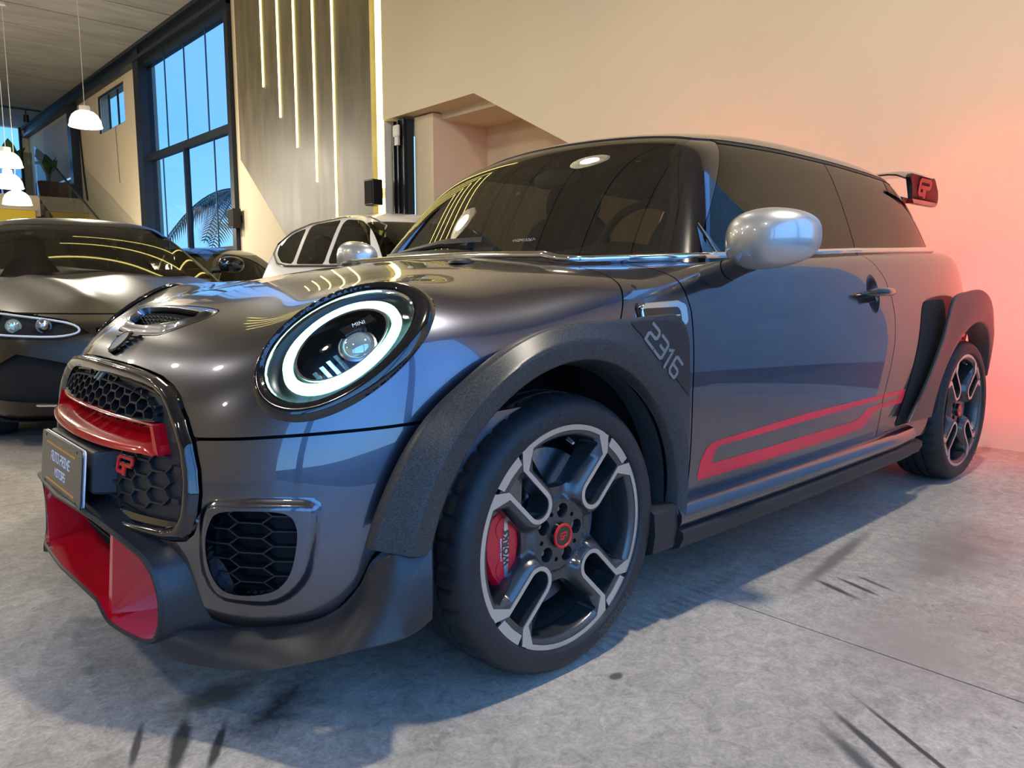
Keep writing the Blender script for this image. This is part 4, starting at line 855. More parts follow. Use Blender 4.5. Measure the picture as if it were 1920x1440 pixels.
def nose():
    M = surfnet(body, (-.80, -.56, .31), (-.45, .012, .72), .006); M = clip(M, -M[0][:, 1]); M = (np.where(abs(M[0][:, 1:2]) < 1e-7, M[0]*[1, 0, 1], M[0]), M[1])
    X, Y, Z = M[0].T; do, di = psdf(FR_OUT, Y, Z), psdf(FR_IN, Y, Z)
    def disp(Q):
        a = np.maximum(psdf(FR_OUT, Q[:, 1], Q[:, 2]), 0); b = np.maximum(-psdf(FR_IN, Q[:, 1], Q[:, 2]), 0); t = a/(a+b+1e-9); return .002+.016*np.sin(np.clip(t, 0, 1)*PI)**.7
    fr = panel('grille_frame', sym(clip(M, np.minimum(do-.001, -di))), body, m_gloss, CAR, disp=disp, rim=.035)
    # matte bezel set back inside the frame
    UP = full([(0,.632),(.12,.630),(.22,.624),(.29,.614),(.325,.600),(.345,.582),(.353,.572),(.3,.569),(.15,.566),(0,.566)])
    LOW = full([(0,.503),(.15,.503),(.3,.508),(.405,.512),(.424,.47),(.424,.44),(.405,.41),(.38,.396),(.2,.388),(0,.385)])
    BAR = full([(0,.570),(.2,.569),(.362,.568),(.380,.54),(.398,.514),(.2,.504),(0,.503)])
    g = np.minimum.reduce([di+.004, -psdf(UP, Y, Z), -psdf(BAR, Y, Z)])
    bz = panel('grille_bezel', sym(clip(M, g)), body, m_matte, CAR, off=-.014, rim=.03)
    G().grid([[sx(yy, zz, -.055) for yy in np.linspace(-.45, .45, 13)] for zz in np.linspace(.37, .645, 7)]).obj('grille_backing', m_void, bz, 60, fix=False)
    ch = lambda u, v, o: sx(u, v, o)
    kp = lambda u, v: psdf(UP, np.array([u]), np.array([v]))[0] > -.003
    hexnet(ch, kp, -.40, .40, .560, .645, .040, .0262, .0040, -.003, -.034).obj('upper_honeycomb', m_black, bz, 0)
    pu = catmull(UP, 1); n = len(UP); g = G(); r1 = [sx(a, b, .001) for a, b in UP]; cu = np.mean(UP, 0); r2 = [sx(a+(cu[0]-a)*.016, b+(cu[1]-b)*.10, -.002) for a, b in UP]
    r3 = [sx(a+(cu[0]-a)*.016, b+(cu[1]-b)*.10, -.03) for a, b in UP]; r0 = [sx(a, b, -.02) for a, b in UP]; g.loft([r0, r1, r2, r3], cap=False).obj('honeycomb_rim', m_matte, bz, 40)
    for a in (-.014, .014): G().hexa([sx(a-.005, .628, -.02), sx(a+.005, .628, -.02), sx(a+.005, .642, -.014), sx(a-.005, .642, -.014), sx(a-.005, .628, .004), sx(a+.005, .628, .004), sx(a+.005, .643, .0), sx(a-.005, .643, .0)]).obj('bezel_tab', m_greyl, bz, 0)
    kp = lambda u, v: psdf(LOW, np.array([u]), np.array([v]))[0] > .002
    hexnet(ch, kp, -.44, .44, .385, .52, .058, .031, .0040, -.006, -.016).obj('lower_honeycomb', m_matte, bz, 0)
    for a, b, h in ((.395, .607, .016), (.425, .556, .035), (.446, .490, .016), (.446, .43, .014)):
        for s in (-1, 1): G().hexa([sx(s*(a-.012), b-h/2, -.02), sx(s*(a+.012), b-h/2, -.02), sx(s*(a+.012), b+h/2, -.02), sx(s*(a-.012), b+h/2, -.02), sx(s*(a-.010), b-h/2+.002, -.001), sx(s*(a+.010), b-h/2+.002, -.001), sx(s*(a+.010), b+h/2-.002, -.001), sx(s*(a-.010), b+h/2-.002, -.001)]).obj('bezel_block', m_grey, bz, 0)
    # red bar: a channel with a proud lower lip
    rows = []
    for yy in np.linspace(-.398, .398, 41):
        e = abs(yy)/.398; top = .570-.002*e; bot = .503+.010*e**2; H = top-bot; l = lambda zz, o: sx(yy, zz, o)
        if abs(yy) > .364: top = .568-.054*(abs(yy)-.364)/.034*.9; top = max(top, bot+.006); H = top-bot
        rows.append([l(top, -.02), l(top, .003), l(top-.05*H, .004), l(top-.09*H, -.002), l(top-.12*H, -.045), l(top-.30*H, -.052), l(top-.44*H, -.040), l(top-.56*H, -.010), l(top-.70*H, .010), l(top-.84*H, .018), l(top-.95*H, .018), l(bot, .008), l(bot-.001, -.02)])
    G().grid(rows).obj('red_grille_bar', m_red, bz, 60, fix=False)
    for s in (-1, 1): G().prism([(.356, .5665), (.366, .5665), (.402, .513), (.390, .513)], lambda u, v: sx(s*u, v, .010), lambda u, v: sx(s*u, v, -.03)).obj('bar_end', m_red, bz, 40)
    # red and black GP badge on the lower grille
    def place(u0, v0, o): return lambda a, b, h: tuple(sx(-(u0+a*1.35), v0+b, o+h))
    VF = strokes('GP', .031, 1.15, .10, .55); letters('badge_outline', strokes('GP', .031, 1.9, .10, .55), place(.236, .461, -.006), m_gloss, bz, .005); letters('badge', VF, place(.236, .461, -.004), m_redb, bz, .006)
    # number plate and its holder
    ph = G().hexa([sx(-.205, .400, -.02), sx(.205, .400, -.02), sx(.205, .498, -.02), sx(-.205, .498, -.02), (-.752, -.190, .405), (-.752, .190, .405), (-.745, .190, .494), (-.745, -.190, .494)]).obj('plate_holder', m_matte, CAR, 0); bevel(ph, .006)
    PW, PB, PT = .180, .372, .497
    def pl(u, v, h): t = (v-.43)*.10; return (-.763+t-h, u, v)
    rp = roundpoly([(-PW, PB), (PW, PB), (PW, PT), (-PW, PT)], .012)
    p2 = G().prism(rp, lambda u, v: pl(u, v, 0), lambda u, v: pl(u, v, -.003)).obj('plate_backing', m_platew, ph, 0)
    pt = G().prism(rp, lambda u, v: pl(u, v, .006), lambda u, v: pl(u, v, .002)).obj('number_plate', m_plate, ph, 0)
    G().prism(rp, lambda u, v: pl(u*1.0+(.0), v, .0035), lambda u, v: pl(u, v, .0015)).obj('plate_edge', m_platew, ph, 0)
    # the writing runs from the car's right to its left as seen from the front
    tx = lambda V, x0, y0: (lambda a, b, h: pl(-(a+x0), b+y0, .0062+h))
    a = strokes('AUTO PRIME', .020, 1.05, .12, 1.5, 2.6); letters('plate_lettering', a, tx(a, -a[2]/2, .440), m_white, pt, .0005)
    a = strokes('MOTORS', .017, 1.05, .12, 1.5); letters('plate_lettering', a, tx(a, -a[2]/2, .408), m_white, pt, .0005)
    for zz in (.475, .390): G().prism([(-.13, zz-.0022), (.13, zz-.0022), (.13, zz+.0022), (-.13, zz+.0022)], lambda u, v: pl(u, v, .0068), lambda u, v: pl(u, v, .006)).obj('plate_line', m_orange, pt, 0)
    for u in (-.14, .14):
        for v in (PB+.008, PT-.008): G().lathe([(0, -.0072), (.0035, -.0066), (.0038, -.006)], pl(u, v, 0), 'x', 12).obj('plate_screw', m_black, pt)
    # ---- red lower intake
    X0 = -.782
    def mp(u, v, d=0): return (X0+float(_plan(abs(u)))+d, u, v)
    MO = full([(0,.366),(.15,.369),(.25,.365),(.34,.350),(.42,.326),(.450,.300),(.464,.255),(.462,.205),(.446,.170),(.41,.160),(.34,.162),(.285,.166),(.262,.180),(.240,.199),(.15,.207),(0,.208)])
    MO = roundpoly(MO, .012, 2)
    c = np.array([0, .27])
    def sc(k, dv=0): return [(a*(1-k*.35) if abs(a) > .3 else a*(1-k*.1), .262+(b-.262)*(1-k)+dv) for a, b in MO]
    def off(d):
        p = np.array(MO); t = unit(np.roll(p, -1, 0)-np.roll(p, 1, 0)); n = np.stack([-t[:, 1], t[:, 0]], 1); s = np.sign(((p+n*.001-p)*(p-c)).sum(1).sum()); n = n*(1 if psdf(MO, *(p[:1]+n[:1]*.002).T)[0] < 0 else -1); return [tuple(q) for q in p+n*d]
    o0, o1 = off(0), off(.010)
    li = G().loft([[mp(*p, .004) for p in o0], [mp(*p, -.002) for p in off(.002)], [mp(*p, -.002) for p in off(.007)], [mp(*p, .006) for p in o1]], cap=False).obj('intake_rim', m_matte, CAR, 40)
    G().loft([[mp(*p, .002) for p in o0], [mp(*p, .03) for p in off(-.003)], [mp(*p, .09) for p in off(-.012)], [mp(*p, .13) for p in off(-.02)]], cap=False).obj('intake_duct', m_red, li, 40)
    G().prism(off(-.012), lambda u, v: mp(u, v, .125), lambda u, v: mp(u, v, .13)).obj('intake_back', m_red, li, 0)
    G().prism(roundpoly(full([(0, .335), (.20, .330), (.235, .30), (.22, .235), (0, .232)]), .02), lambda u, v: mp(u, v, .10), lambda u, v: mp(u, v, .128)).obj('intake_opening', m_void, li, 0)
    for k in range(4): G().hexa([mp(-.21, .245+.025*k, .095), mp(.21, .245+.025*k, .095), mp(.21, .248+.025*k, .095), mp(-.21, .248+.025*k, .095), mp(-.21, .245+.025*k, .105), mp(.21, .245+.025*k, .105), mp(.21, .248+.025*k, .105), mp(-.21, .248+.025*k, .105)]).obj('intake_slat', m_black, li, 0)
    for s in (-1, 1):      # upright red fins
        G().hexa([mp(s*.262, .178, .012), mp(s*.275, .172, .012), mp(s*.335, .172, .125), mp(s*.255, .178, .125), mp(s*.296, .358, .012), mp(s*.306, .357, .012), mp(s*.345, .350, .125), mp(s*.285, .358, .125)]).obj('intake_fin', m_red, li, 0)
    # dark shell from the intake rim back to the bumper
    ring = []; P_ = o1
    for (a, b) in P_:
        k = 1.0; ang = math.atan2(b-.26, abs(a)/1.8)
        zt = b+(.018 if b > .26 else -.005); yt = a*(1.0+(.12 if abs(a) > .3 else .0)); ring.append((yt, zt))
    def bodyx(u, v): 
        u = max(-.72, min(.72, u)); return tuple(sx(u, max(.21, min(.36, v)), -.012)*[1, 1, 0]+np.array([0, 0, v]))
    G().loft([[mp(*p, .004) for p in P_], [mp(p[0]*1.02, p[1], .03) for p in P_], [tuple(.5*np.array(mp(p[0]*1.03, p[1], .06))+.5*np.array(bodyx(*q))) for p, q in zip(P_, ring)], [bodyx(q[0]*1.06, q[1]) for q in ring]], cap=False).obj('intake_shell', m_grey, li, 50)
    # ---- side intakes
    for s in (-1, 1):
        fy = (lambda q: tuple(q)) if s < 0 else (lambda q: (q[0], -q[1], q[2]))
        L = [[fy(sphi(u, v, o)) for u, v in SI_IN] for o in (.010, -.012, -.05)]
        w = G().loft(L, cap=False).obj('side_intake', m_matte, CAR, 60)
        ci = np.mean(SI_IN, 0); G().prism([tuple(ci+(np.array(p)-ci)*1.02) for p in SI_IN], lambda u, v: fy(sphi(u, v, -.048)), lambda u, v: fy(sphi(u, v, -.052))).obj('intake_backing', m_void, w, 0)
        kp = lambda u, v: psdf(SI_IN, np.array([u]), np.array([v]))[0] > -.004
        u_ = [p[0] for p in SI_IN]; hexnet(lambda a, b, o: fy(sphi(a, b, o)), kp, min(u_)+.012, max(u_)+.02, .262, .45, .055, .0285, .0028, -.006, -.032).obj('intake_honeycomb', m_black, w, 0)
    # ---- splitter: corner blades below the bumper
    top = [(-.705,-.43,.190),(-.665,-.492,.187),(-.605,-.565,.193),(-.540,-.655,.209),(-.488,-.712,.237),(-.462,-.757,.287),(-.458,-.795,.340),(-.435,-.843,.377),(-.378,-.874,.380)]
    bot = [(-.708,-.45,.135),(-.688,-.505,.132),(-.645,-.59,.137),(-.60,-.668,.150),(-.56,-.745,.178),(-.515,-.822,.212),(-.455,-.868,.228),(-.415,-.876,.236),(-.382,-.878,.250)]
    top, bot = catmull(top, 5, False), catmull(bot, 5, False); rows = []
    for a, b in zip(top, bot):
        a, b = np.array(a), np.array(b); o = np.array([-.5, -.8, 0])*.012; back = np.array([.06, .075, 0])
        rows.append([tuple(a+back*.6+[0, 0, -.004]), tuple(a), tuple(a*.97+b*.03+o*.35), tuple(a*.6+b*.4+o*1.1), tuple(a*.25+b*.75+o*1.0), tuple(a*.03+b*.97+o*.4), tuple(b), tuple(b+back+[0, 0, .006])])
    sp = G().grid(rows); sp.f += [tuple(range(8)), tuple(reversed(range(len(rows)*8-8, len(rows)*8)))]
    o = sp.obj('splitter_blade', m_grey, CAR, 40); mirror(o, 'splitter_blade')
    G().grid([[(-.70+float(_plan(abs(y)))+dx, y, .150) for y in np.linspace(-.7, .7, 25)] for dx in (.02, .15, .4)]).obj('front_undertray', m_matte, CAR, 0)
nose()
# ------------------------------------------------------------------ carbon arches, sills
def flare(name, cx, out, yo, yr, yl, rr, rl, rf, fold, th0, th1, n=90, edge=.03):
    ro = Spl(out) if len(out) < 4 else lin(out); co = catmull(sorted(out), 8, False); ro = lin(co); rows = []
    for i in range(n+1):
        th = th0+(th1-th0)*i/n; a = math.radians(th); R_ = float(ro(th)); y0, y1, y2 = float(yo(th)), float(yr(th)), float(yl(th)); r1 = min(rr, R_-.25*(R_-rl)); row = []
        def pt(r, y): row.append((cx+r*math.cos(a), y, RW+r*math.sin(a)))
        pt(R_-.004, y0+edge); pt(R_, y0+.003); pt(R_-.003, y0-.001)
        for k in range(1, 9): t = k/9; s = t; pt(R_-.003+(r1-R_+.003)*t, y0+(y1-y0)*s-.001)
        pt(r1, y1)
        for k in range(1, 5): t = k/5; pt(r1+(rl-r1)*t, y1+(y2-y1)*t*t)
        pt(rl, y2); pt(rl-.003, y2+.004); pt(rf, y2+fold); rows.append(row)
    return G().grid(rows)
def arches():
    fo = [(171,.470),(158.5,.462),(141,.458),(126,.448),(108.9,.452),(84.6,.462),(70,.492),(60,.540),(54,.578),(49.5,.583),(45.5,.566),(39.6,.524),(30,.474),(20,.440),(9.4,.418),(-4,.407)]
    g = flare('front_arch', 0, fo, Spl([(-4,-.866),(40,-.868),(80,-.868),(110,-.862),(130,-.85),(150,-.835),(171,-.815)]), Spl([(-4,-.870),(50,-.876),(90,-.890),(130,-.893),(171,-.876)]), Spl([(-4,-.858),(50,-.868),(90,-.886),(130,-.889),(171,-.874)]), .425, .385, .366, .085, -4, 171)
    o = g.obj('front_arch', m_carbon, CAR, 50); mirror(o, 'front_arch'); A = o
    # dark corner patch with the car's number
    rof = lin(catmull(sorted(fo), 8, False)); yof = Spl([(-4,-.866),(40,-.868),(80,-.868),(110,-.862),(130,-.85),(150,-.835),(171,-.815)]); yrf = Spl([(-4,-.870),(50,-.876),(90,-.890),(130,-.893),(171,-.876)])
    def fs(x, z, h):
        r = math.hypot(x, z-RW); th = math.degrees(math.atan2(z-RW, x)); R_ = float(rof(th)); r1 = min(.425, R_-.25*(R_-.385)); t = max(0, min(1, (R_-.003-r)/(R_-.003-r1))); y0 = float(yof(th)); return (x, y0+(float(yrf(th))-y0)*t-.0022-h, z)
    pt = [(.165,.7615),(.225,.764),(.30,.762),(.352,.757),(.375,.742),(.388,.722),(.394,.70),(.397,.66),(.399,.62),(.400,.575)]
    uu, vv = np.meshgrid(np.arange(.15, .41, .008), np.arange(.56, .775, .008), indexing='ij'); m_, n_ = uu.shape; ii = np.arange(m_*n_).reshape(m_, n_)
    tt = np.concatenate([np.stack([ii[:-1, :-1], ii[1:, :-1], ii[1:, 1:]], -1).reshape(-1, 3), np.stack([ii[:-1, :-1], ii[1:, 1:], ii[:-1, 1:]], -1).reshape(-1, 3)]); vv3 = np.stack([uu.ravel(), vv.ravel()], 1)
    cv, ct = clip((np.concatenate([vv3, 0*vv3[:, :1]], 1), tt), psdf(pt, uu.ravel(), vv.ravel())); mk('number_patch', [fs(q[0], q[1], .0004) for q in cv], ct, P('patch_dark', (.014, .016, .016), .38), A, 60)
    st = strokes('2316', .047, 1.05, .10, 1.6); an = math.radians(-41); c, s = math.cos(an), math.sin(an)
    letters('number_lettering', st, lambda a, b, h: fs(.214+a*c-b*s, .7235+a*s+b*c, .0006+h), m_greyl, A, .0004)
    # rear arch: stands off the body like a blade
    r0 = [(177,.700),(169,.625),(160,.580),(150,.560),(141,.558),(133,.580),(127.5,.600),(122,.592),(112,.553),(100,.528),(85,.512),(70,.498),(50,.463),(30,.415),(18,.395)]
    g = flare('rear_arch', WB, r0, Spl([(18,-.80),(45,-.84),(80,-.872),(120,-.884),(150,-.885),(177,-.872)]), Spl([(18,-.815),(60,-.862),(100,-.882),(140,-.878),(177,-.855)]), Spl([(18,-.81),(60,-.855),(100,-.876),(140,-.865),(177,-.838)]), .44, .385, .368, .08, 18, 177, edge=.012)
    o = g.obj('rear_arch', m_carbon, CAR, 50); mirror(o, 'rear_arch')
    M = surfnet(body, (1.70, -.9, .30), (2.25, -.78, .84), .008); X, Y, Z = M[0].T
    M = clip(M, psdf(roundpoly([(1.76,.325),(1.83,.45),(1.90,.62),(1.945,.755),(1.975,.785),(2.2,.79),(2.2,.325)], .03), X, Z)); v = panel('arch_channel_shade', M, body, m_void, CAR, off=.0015, rim=0); panel('arch_channel_shade', flip(M), body, m_void, CAR, off=.0015, rim=0)  # flat black sheet on the body, paints the shade inside the hollow arch channel
    # sills
    def sw(prof, x0, x1, n=24, rise=0.0):
        rows = []
        for i in range(n+1):
            t = i/n; x = x0+(x1-x0)*t; dy = float(_w0(x))-.858; dz = rise*t; k = sstep(1, .86, t); rows.append([(x, (-a-dy)*(1-.012*(1-k)), b+dz) for a, b in prof])
        g = G().grid(rows); m = len(prof); g.f += [tuple(range(m)), tuple(reversed(range(n*m, n*m+m)))]; return g
    o = sw([(.80,.300),(.845,.304),(.862,.298),(.874,.280),(.874,.262),(.864,.246),(.80,.240)], .385, 1.90, rise=.012).obj('sill_panel', m_paint, CAR, 50); mirror(o, 'sill_panel')
    o = sw([(.70,.245),(.862,.245),(.878,.238),(.880,.222),(.868,.196),(.84,.186),(.70,.186)], .385, 1.96, rise=.012).obj('side_skirt', m_matte, CAR, 40); mirror(o, 'side_skirt')
    o = sw([(.72,.305),(.856,.308),(.868,.300),(.872,.25),(.866,.203),(.84,.192),(.72,.19)], .285, .387, 4).obj('sill_front_block', m_matte, CAR, 40); mirror(o, 'sill_front_block')
arches()
# ------------------------------------------------------------------ wheels
def wheel_meshes():
    """one wheel about its own centre, outer face towards -y; returns the rim object that carries the rest"""
    ax = [PI/4+k*PI/2 for k in range(4)]
    def uv(x, z, a): return x*np.cos(a)+z*np.sin(a), -x*np.sin(a)+z*np.cos(a)
    def seg(u, v, p, q):
        p, q = np.array(p), np.array(q); e = q-p; t = np.clip(((u-p[0])*e[0]+(v-p[1])*e[1])/(e@e), 0, 1); return np.hypot(u-p[0]-t*e[0], v-p[1]-t*e[1])
    def depth(x, z):
        r = np.hypot(x, z); d = .2300-r; cd = np.full(np.shape(x), 9.)
        for a in ax:
            u, v = uv(x, z, a); cap_ = seg(u, v, (.116, 0), (.27, 0)); cd = np.minimum(cd, cap_); d = np.minimum(d, cap_-.0365)
            for s in (-1, 1): d = np.minimum(d, seg(u, v, (.199, s*.034), (.229, s*.060))-.012)
        dp = .0012+.030*sstep(0, .030, d)
        k = sstep(.088, .074, r); return dp*(1-k)+.022*k
    c45 = math.cos(PI/4); holes = []
    for k in range(4):
        w = k*PI/2; d = .056; pts = []
        for (u, sg) in ((.212, 1), (.092, 1), (.092, -1), (.212, -1)):
            p = u*c45+d*c45; q = (u*c45-d*c45)*sg; pts.append((p, q))
        arc = [(.2185*math.cos(t), .2185*math.sin(t)) for t in np.linspace(-.50, .50, 9)]
        poly = [pts[1], pts[2]]+arc; poly = roundpoly(poly, .014, 4)
        holes.append([(p*math.cos(w)-q*math.sin(w), p*math.sin(w)+q*math.cos(w)) for p, q in poly])
    for a in ax:
        pts = [(.209, .0258)]+[(.116-.0262*math.sin(t)*1.0, .0262*math.cos(t)) for t in np.linspace(0, PI, 13)]+[(.209, -.0258)]
        holes.append([(u*math.cos(a)-v*math.sin(a), u*math.sin(a)+v*math.cos(a)) for u, v in roundpoly(pts, .006, 2)])
    for k in range(5):
        t = 2*PI*k/5+.15; holes.append([(.0530*math.cos(t)+.0165*math.cos(b), .0530*math.sin(t)+.0165*math.sin(b)) for b in np.linspace(0, 2*PI, 17)[:-1]])
        t += PI/5; holes.append([(.0540*math.cos(t)+.0055*math.cos(b), .0540*math.sin(t)+.0055*math.sin(b)) for b in np.linspace(0, 2*PI, 9)[:-1]])
    outer = [(.2312*math.cos(t), .2312*math.sin(t)) for t in np.linspace(0, 2*PI, 97)[:-1]]
    vs = []; es = []
    for L in [outer]+holes: b = len(vs); vs += [Vector(p) for p in L]; es += [(b+i, b+(i+1) % len(L)) for i in range(len(L))]
    nb = len(vs); gx = np.arange(-.232, .232, .0044); bx_, bz_ = np.meshgrid(gx, gx); bx_, bz_ = bx_.ravel(), bz_.ravel(); ok = np.hypot(bx_, bz_) < .2285
    for h in holes: ok &= psdf(h, bx_, bz_) < -.002
    vs += [Vector((a, b)) for a, b in zip(bx_[ok], bz_[ok])]
    r = delaunay_2d_cdt(vs, es, [], 0, 1e-6); V2 = np.array([(v.x, v.y) for v in r[0]]); F = np.array([tuple(f) for f in r[2] if len(f) == 3]); ce = V2[F].mean(1); ok = np.hypot(*ce.T) < .2311
    for h_ in holes: ok &= psdf(h_, *ce.T) < 0
    F = [tuple(int(q) for q in f) for f in F[ok]]
    dp = depth(V2[:, 0], V2[:, 1]); V = [(a, d, b) for (a, b), d in zip(V2, dp)]
    cnt = {}
    for f in F:
        for i in range(3): e = (f[i], f[(i+1) % 3]); cnt[tuple(sorted(e))] = cnt.get(tuple(sorted(e)), 0)+1
    be = [(f[i], f[(i+1) % 3]) for f in F for i in range(3) if cnt[tuple(sorted((f[i], f[(i+1) % 3])))] == 1]; idx = {}
    for a, b in be:
        for q in (a, b):
            if q not in idx:
                idx[q] = len(V); x, _, z = V[q]; rr = math.hypot(x, z); k = .955 if rr < .229 and rr > .08 else 1; V.append((x, .060 if rr > .08 else .045, z))
    F += [(b, a, idx[a], idx[b]) for a, b in be]
    rim = mk('wheel_rim', V, F, m_rim, CAR, 38, None, True)
    # bright machined edges
    g = G(); fl = lambda u, v: (u, -.0008, v); bk = lambda u, v: (u, .006, v)
    for k in range(4):
        w = k*PI/2; hw = math.radians(29.5); ts = np.linspace(w-hw, w+hw, 25); g.prism([(.2432*math.cos(t), .2432*math.sin(t)) for t in ts]+[(.2318*math.cos(t), .2318*math.sin(t)) for t in ts[::-1]], fl, bk)
    for a in ax:
        R2 = lambda u, v: (u*math.cos(a)-v*math.sin(a), u*math.sin(a)+v*math.cos(a)); th = np.linspace(0, PI, 15)
        o = [(.200, .0362)]+[(.116-.0362*math.sin(t), .0362*math.cos(t)) for t in th]+[(.200, -.0362)]; i = [(.208, -.0268)]+[(.116-.0268*math.sin(t), -.0268*math.cos(t)) for t in th]+[(.208, .0268)]
        i = [(.208, -.0268)]+[(.116-.0268*math.sin(t), .0268*math.cos(t)) for t in th[::-1]]+[(.208, .0268)]
        g.prism([R2(*p) for p in o+i], fl, bk)
        for s in (-1, 1): g.prism([R2(u, s*v) for u, v in ((.196, .0362), (.208, .0266), (.2345, .0500), (.2375, .0500), (.2290, .0795), (.2190, .0770))], fl, bk)
        t8 = math.radians(9.2); ts = np.linspace(a-t8, a+t8, 9); g.prism([(.2432*math.cos(t), .2432*math.sin(t)) for t in ts]+[(.2230*math.cos(t), .2230*math.sin(t)) for t in (ts[-1]-.01, a+.02, a-.02, ts[0]+.01)], fl, bk)
    g.obj('machined_face', m_silver, rim, 0, True)
    G().lathe([(.2435, .0), (.2450, .003), (.2440, .012), (.236, .016), (.231, .03), (.222, .055), (.2135, .075), (.212, .17), (.232, .195), (.236, .20)], ax='y', n=72).obj('rim_barrel', m_rim, rim, 40, True)
    # centre cap: black with a red ring and red letters
    cp = G().lathe([(0, .010), (.021, .010), (.0225, .012), (.027, .013), (.029, .022)], ax='y', n=40).obj('centre_cap', m_gloss, rim, 40, True)
    G().lathe([(.0215, .010), (.0225, .0085), (.0265, .0085), (.0275, .012)], ax='y', n=40).obj('cap_ring', m_redb, rim, 40, True)
    st = strokes('GP', .013, 1.2, .12, .6); letters('cap_lettering', st, lambda a, b, h: (a-st[2]/2, .0100-h, b-.0065), m_redb, rim, .0006, True)
    for k in range(5):
        t = 2*PI*k/5+.15; G().lathe([(0, .036), (.006, .036), (.0085, .040), (.0085, .05)], (.0530*math.cos(t), 0, .0530*math.sin(t)), 'y', 6).obj('wheel_bolt', m_disc, rim, 0, True)
    G().tube([(.03, .028, .206), (.028, .010, .199)], [.0045, .0035], 8).obj('valve_stem', m_silver, rim, 40, True)
    # tyre with cut tread
    prof = [(.232,.016),(.2425,.005),(.2450,-.004),(.2500,-.0085),(.2600,-.0105),(.2750,-.0100),(.2860,-.0050),(.2940,.0040),(.2990,.0130),(.3030,.0230),(.3055,.0370),(.3065,.0520),(.3067,.058),(.3000,.0585),(.3000,.066),(.3072,.0665),(.3074,.094),(.3005,.0945),(.3005,.104),(.3074,.1045),(.3072,.132),(.3000,.1325),(.3000,.140),(.3067,.1405),(.3055,.162),(.3030,.176),(.2980,.187),(.2900,.196),(.2700,.2050),(.2500,.2050),(.232,.195)]
    n = 240; V = []; F = []; L = len(prof)
    for k in range(n):
        a = 2*PI*k/n
        for j, (r, h) in enumerate(prof):
            if 9 <= j <= 12 and k % 6 == 0 and j < 13: r -= .0050
            if 23 <= j <= 25 and k % 6 == 3: r -= .0050
            V.append((r*math.cos(a), h, r*math.sin(a)))
    for k in range(n):
        for j in range(L-1): F.append((k*L+j, ((k+1) % n)*L+j, ((k+1) % n)*L+j+1, k*L+j+1))
    ty = mk('tyre', V, F, m_rubber, rim, 28, None, True)
    def arc(th, r): return lambda a, b, h: ((r+b)*math.cos(th-a/r), -.0099-h, (r+b)*math.sin(th-a/r))
    letters('tyre_lettering', font('Hankook', .034, .1, .0006), arc(math.radians(-55), .2690), m_tyl, rim, .0007, True)
    letters('tyre_lettering', font('ventus  S1 evo Z', .018, .15), arc(math.radians(108), .2680), m_tyl, rim, .0006, True)
    letters('tyre_lettering', font('225/35 R18', .011), arc(math.radians(30), .266), m_tyl, rim, .0005, True)
    return rim
m_tyl = P('raised_rubber', (.040, .041, .043), .45)
def wheels():
    rim = wheel_meshes(); kids = list(rim.children)
    def at(o, x, y, flip_):
        o.location = (x, y, RW); o.rotation_euler = (0, 0, PI if flip_ else 0); o.matrix_parent_inverse = Matrix.Translation(-Vector(CAR.location))
    at(rim, 0, YF, False)
    for x, y, fl in ((WB, YR, False), (0, -YF, True), (WB, -YR, True)):
        c = clone(rim, CAR); at(c, x, y, fl)
        for k in kids: clone(k, c)
        if x > 1 and not fl: c.rotation_euler = (0, math.radians(4), 0)
    # brakes
    def disc(x, y, s, r):
        d = G().lathe([(.062, .050), (.062, .075), (.088, .078), (.088, .088), (r, .088), (r, .093), (r-.004, .094), (r-.004, .108), (r, .109), (r, .114), (.09, .114)], (x, 0, RW), 'y', 64)
        d.v = [(a, y+s*b, c) for a, b, c in d.v]; return d.obj('brake_disc', m_disc, CAR, 35)
    for x, y in ((0, YF), (WB, YR)):
        disc(x, y, 1, .180 if x == 0 else .150); disc(x, -y, -1, .180 if x == 0 else .150)
    for s in (1, -1):
        f = lambda u, v, h: (u, s*(YF+h), RW+v)
        pc = [(-.148,.096),(-.118,.082),(-.104,.052),(-.100,.0),(-.110,-.052),(-.132,-.092),(-.156,-.092),(-.180,-.060),(-.196,-.02),(-.198,.03),(-.186,.07)]
        cl = G(); n = len(pc); cc = np.mean(pc, 0); sh = [tuple(cc+(np.array(p)-cc)*.86) for p in pc]
        cl.loft([[f(*p, .13) for p in pc], [f(*p, .052) for p in pc], [f(*p, .040) for p in sh]]); o = cl.obj('brake_caliper', m_calip, CAR, 30)
        for b in (-.045, .04): G().lathe([(0, .0385), (.027, .0385), (.028, .041)], (-.140, 0, RW+b), 'y', 24).obj('piston_cover', m_calip, o, 30) if s > 0 else None
        if s > 0:
            for k in o.children: k.data.transform(Matrix.Translation((0, YF, 0)))
            w = [(.0, -.075), (.006, -.035), (.0075, 0), (.006, .035), (0, .075), (-.006, .035), (-.0075, 0), (-.006, -.035)]; G().prism([(-.142+a, b) for a, b in catmull(w, 3)], lambda u, v: f(u, v, .0368), lambda u, v: f(u, v, .0385)).obj('caliper_wing', m_silver, o, 0)
            VF = font('WORKS', .021, 0, .0004); letters('caliper_lettering', VF, lambda a, b, h: f(-.1405-b, a, .0362-h), m_gloss, o, .0006)
            VF = font('JOHN COOPER', .007); letters('caliper_lettering', VF, lambda a, b, h: f(-.154-b, a-.002, .0385-h), m_platew, o, .0006)
    for x in (0, WB):
        G().tube([(x, -.75, RW), (x, .75, RW)], .045, 14).obj('axle', m_void, CAR)
wheels()
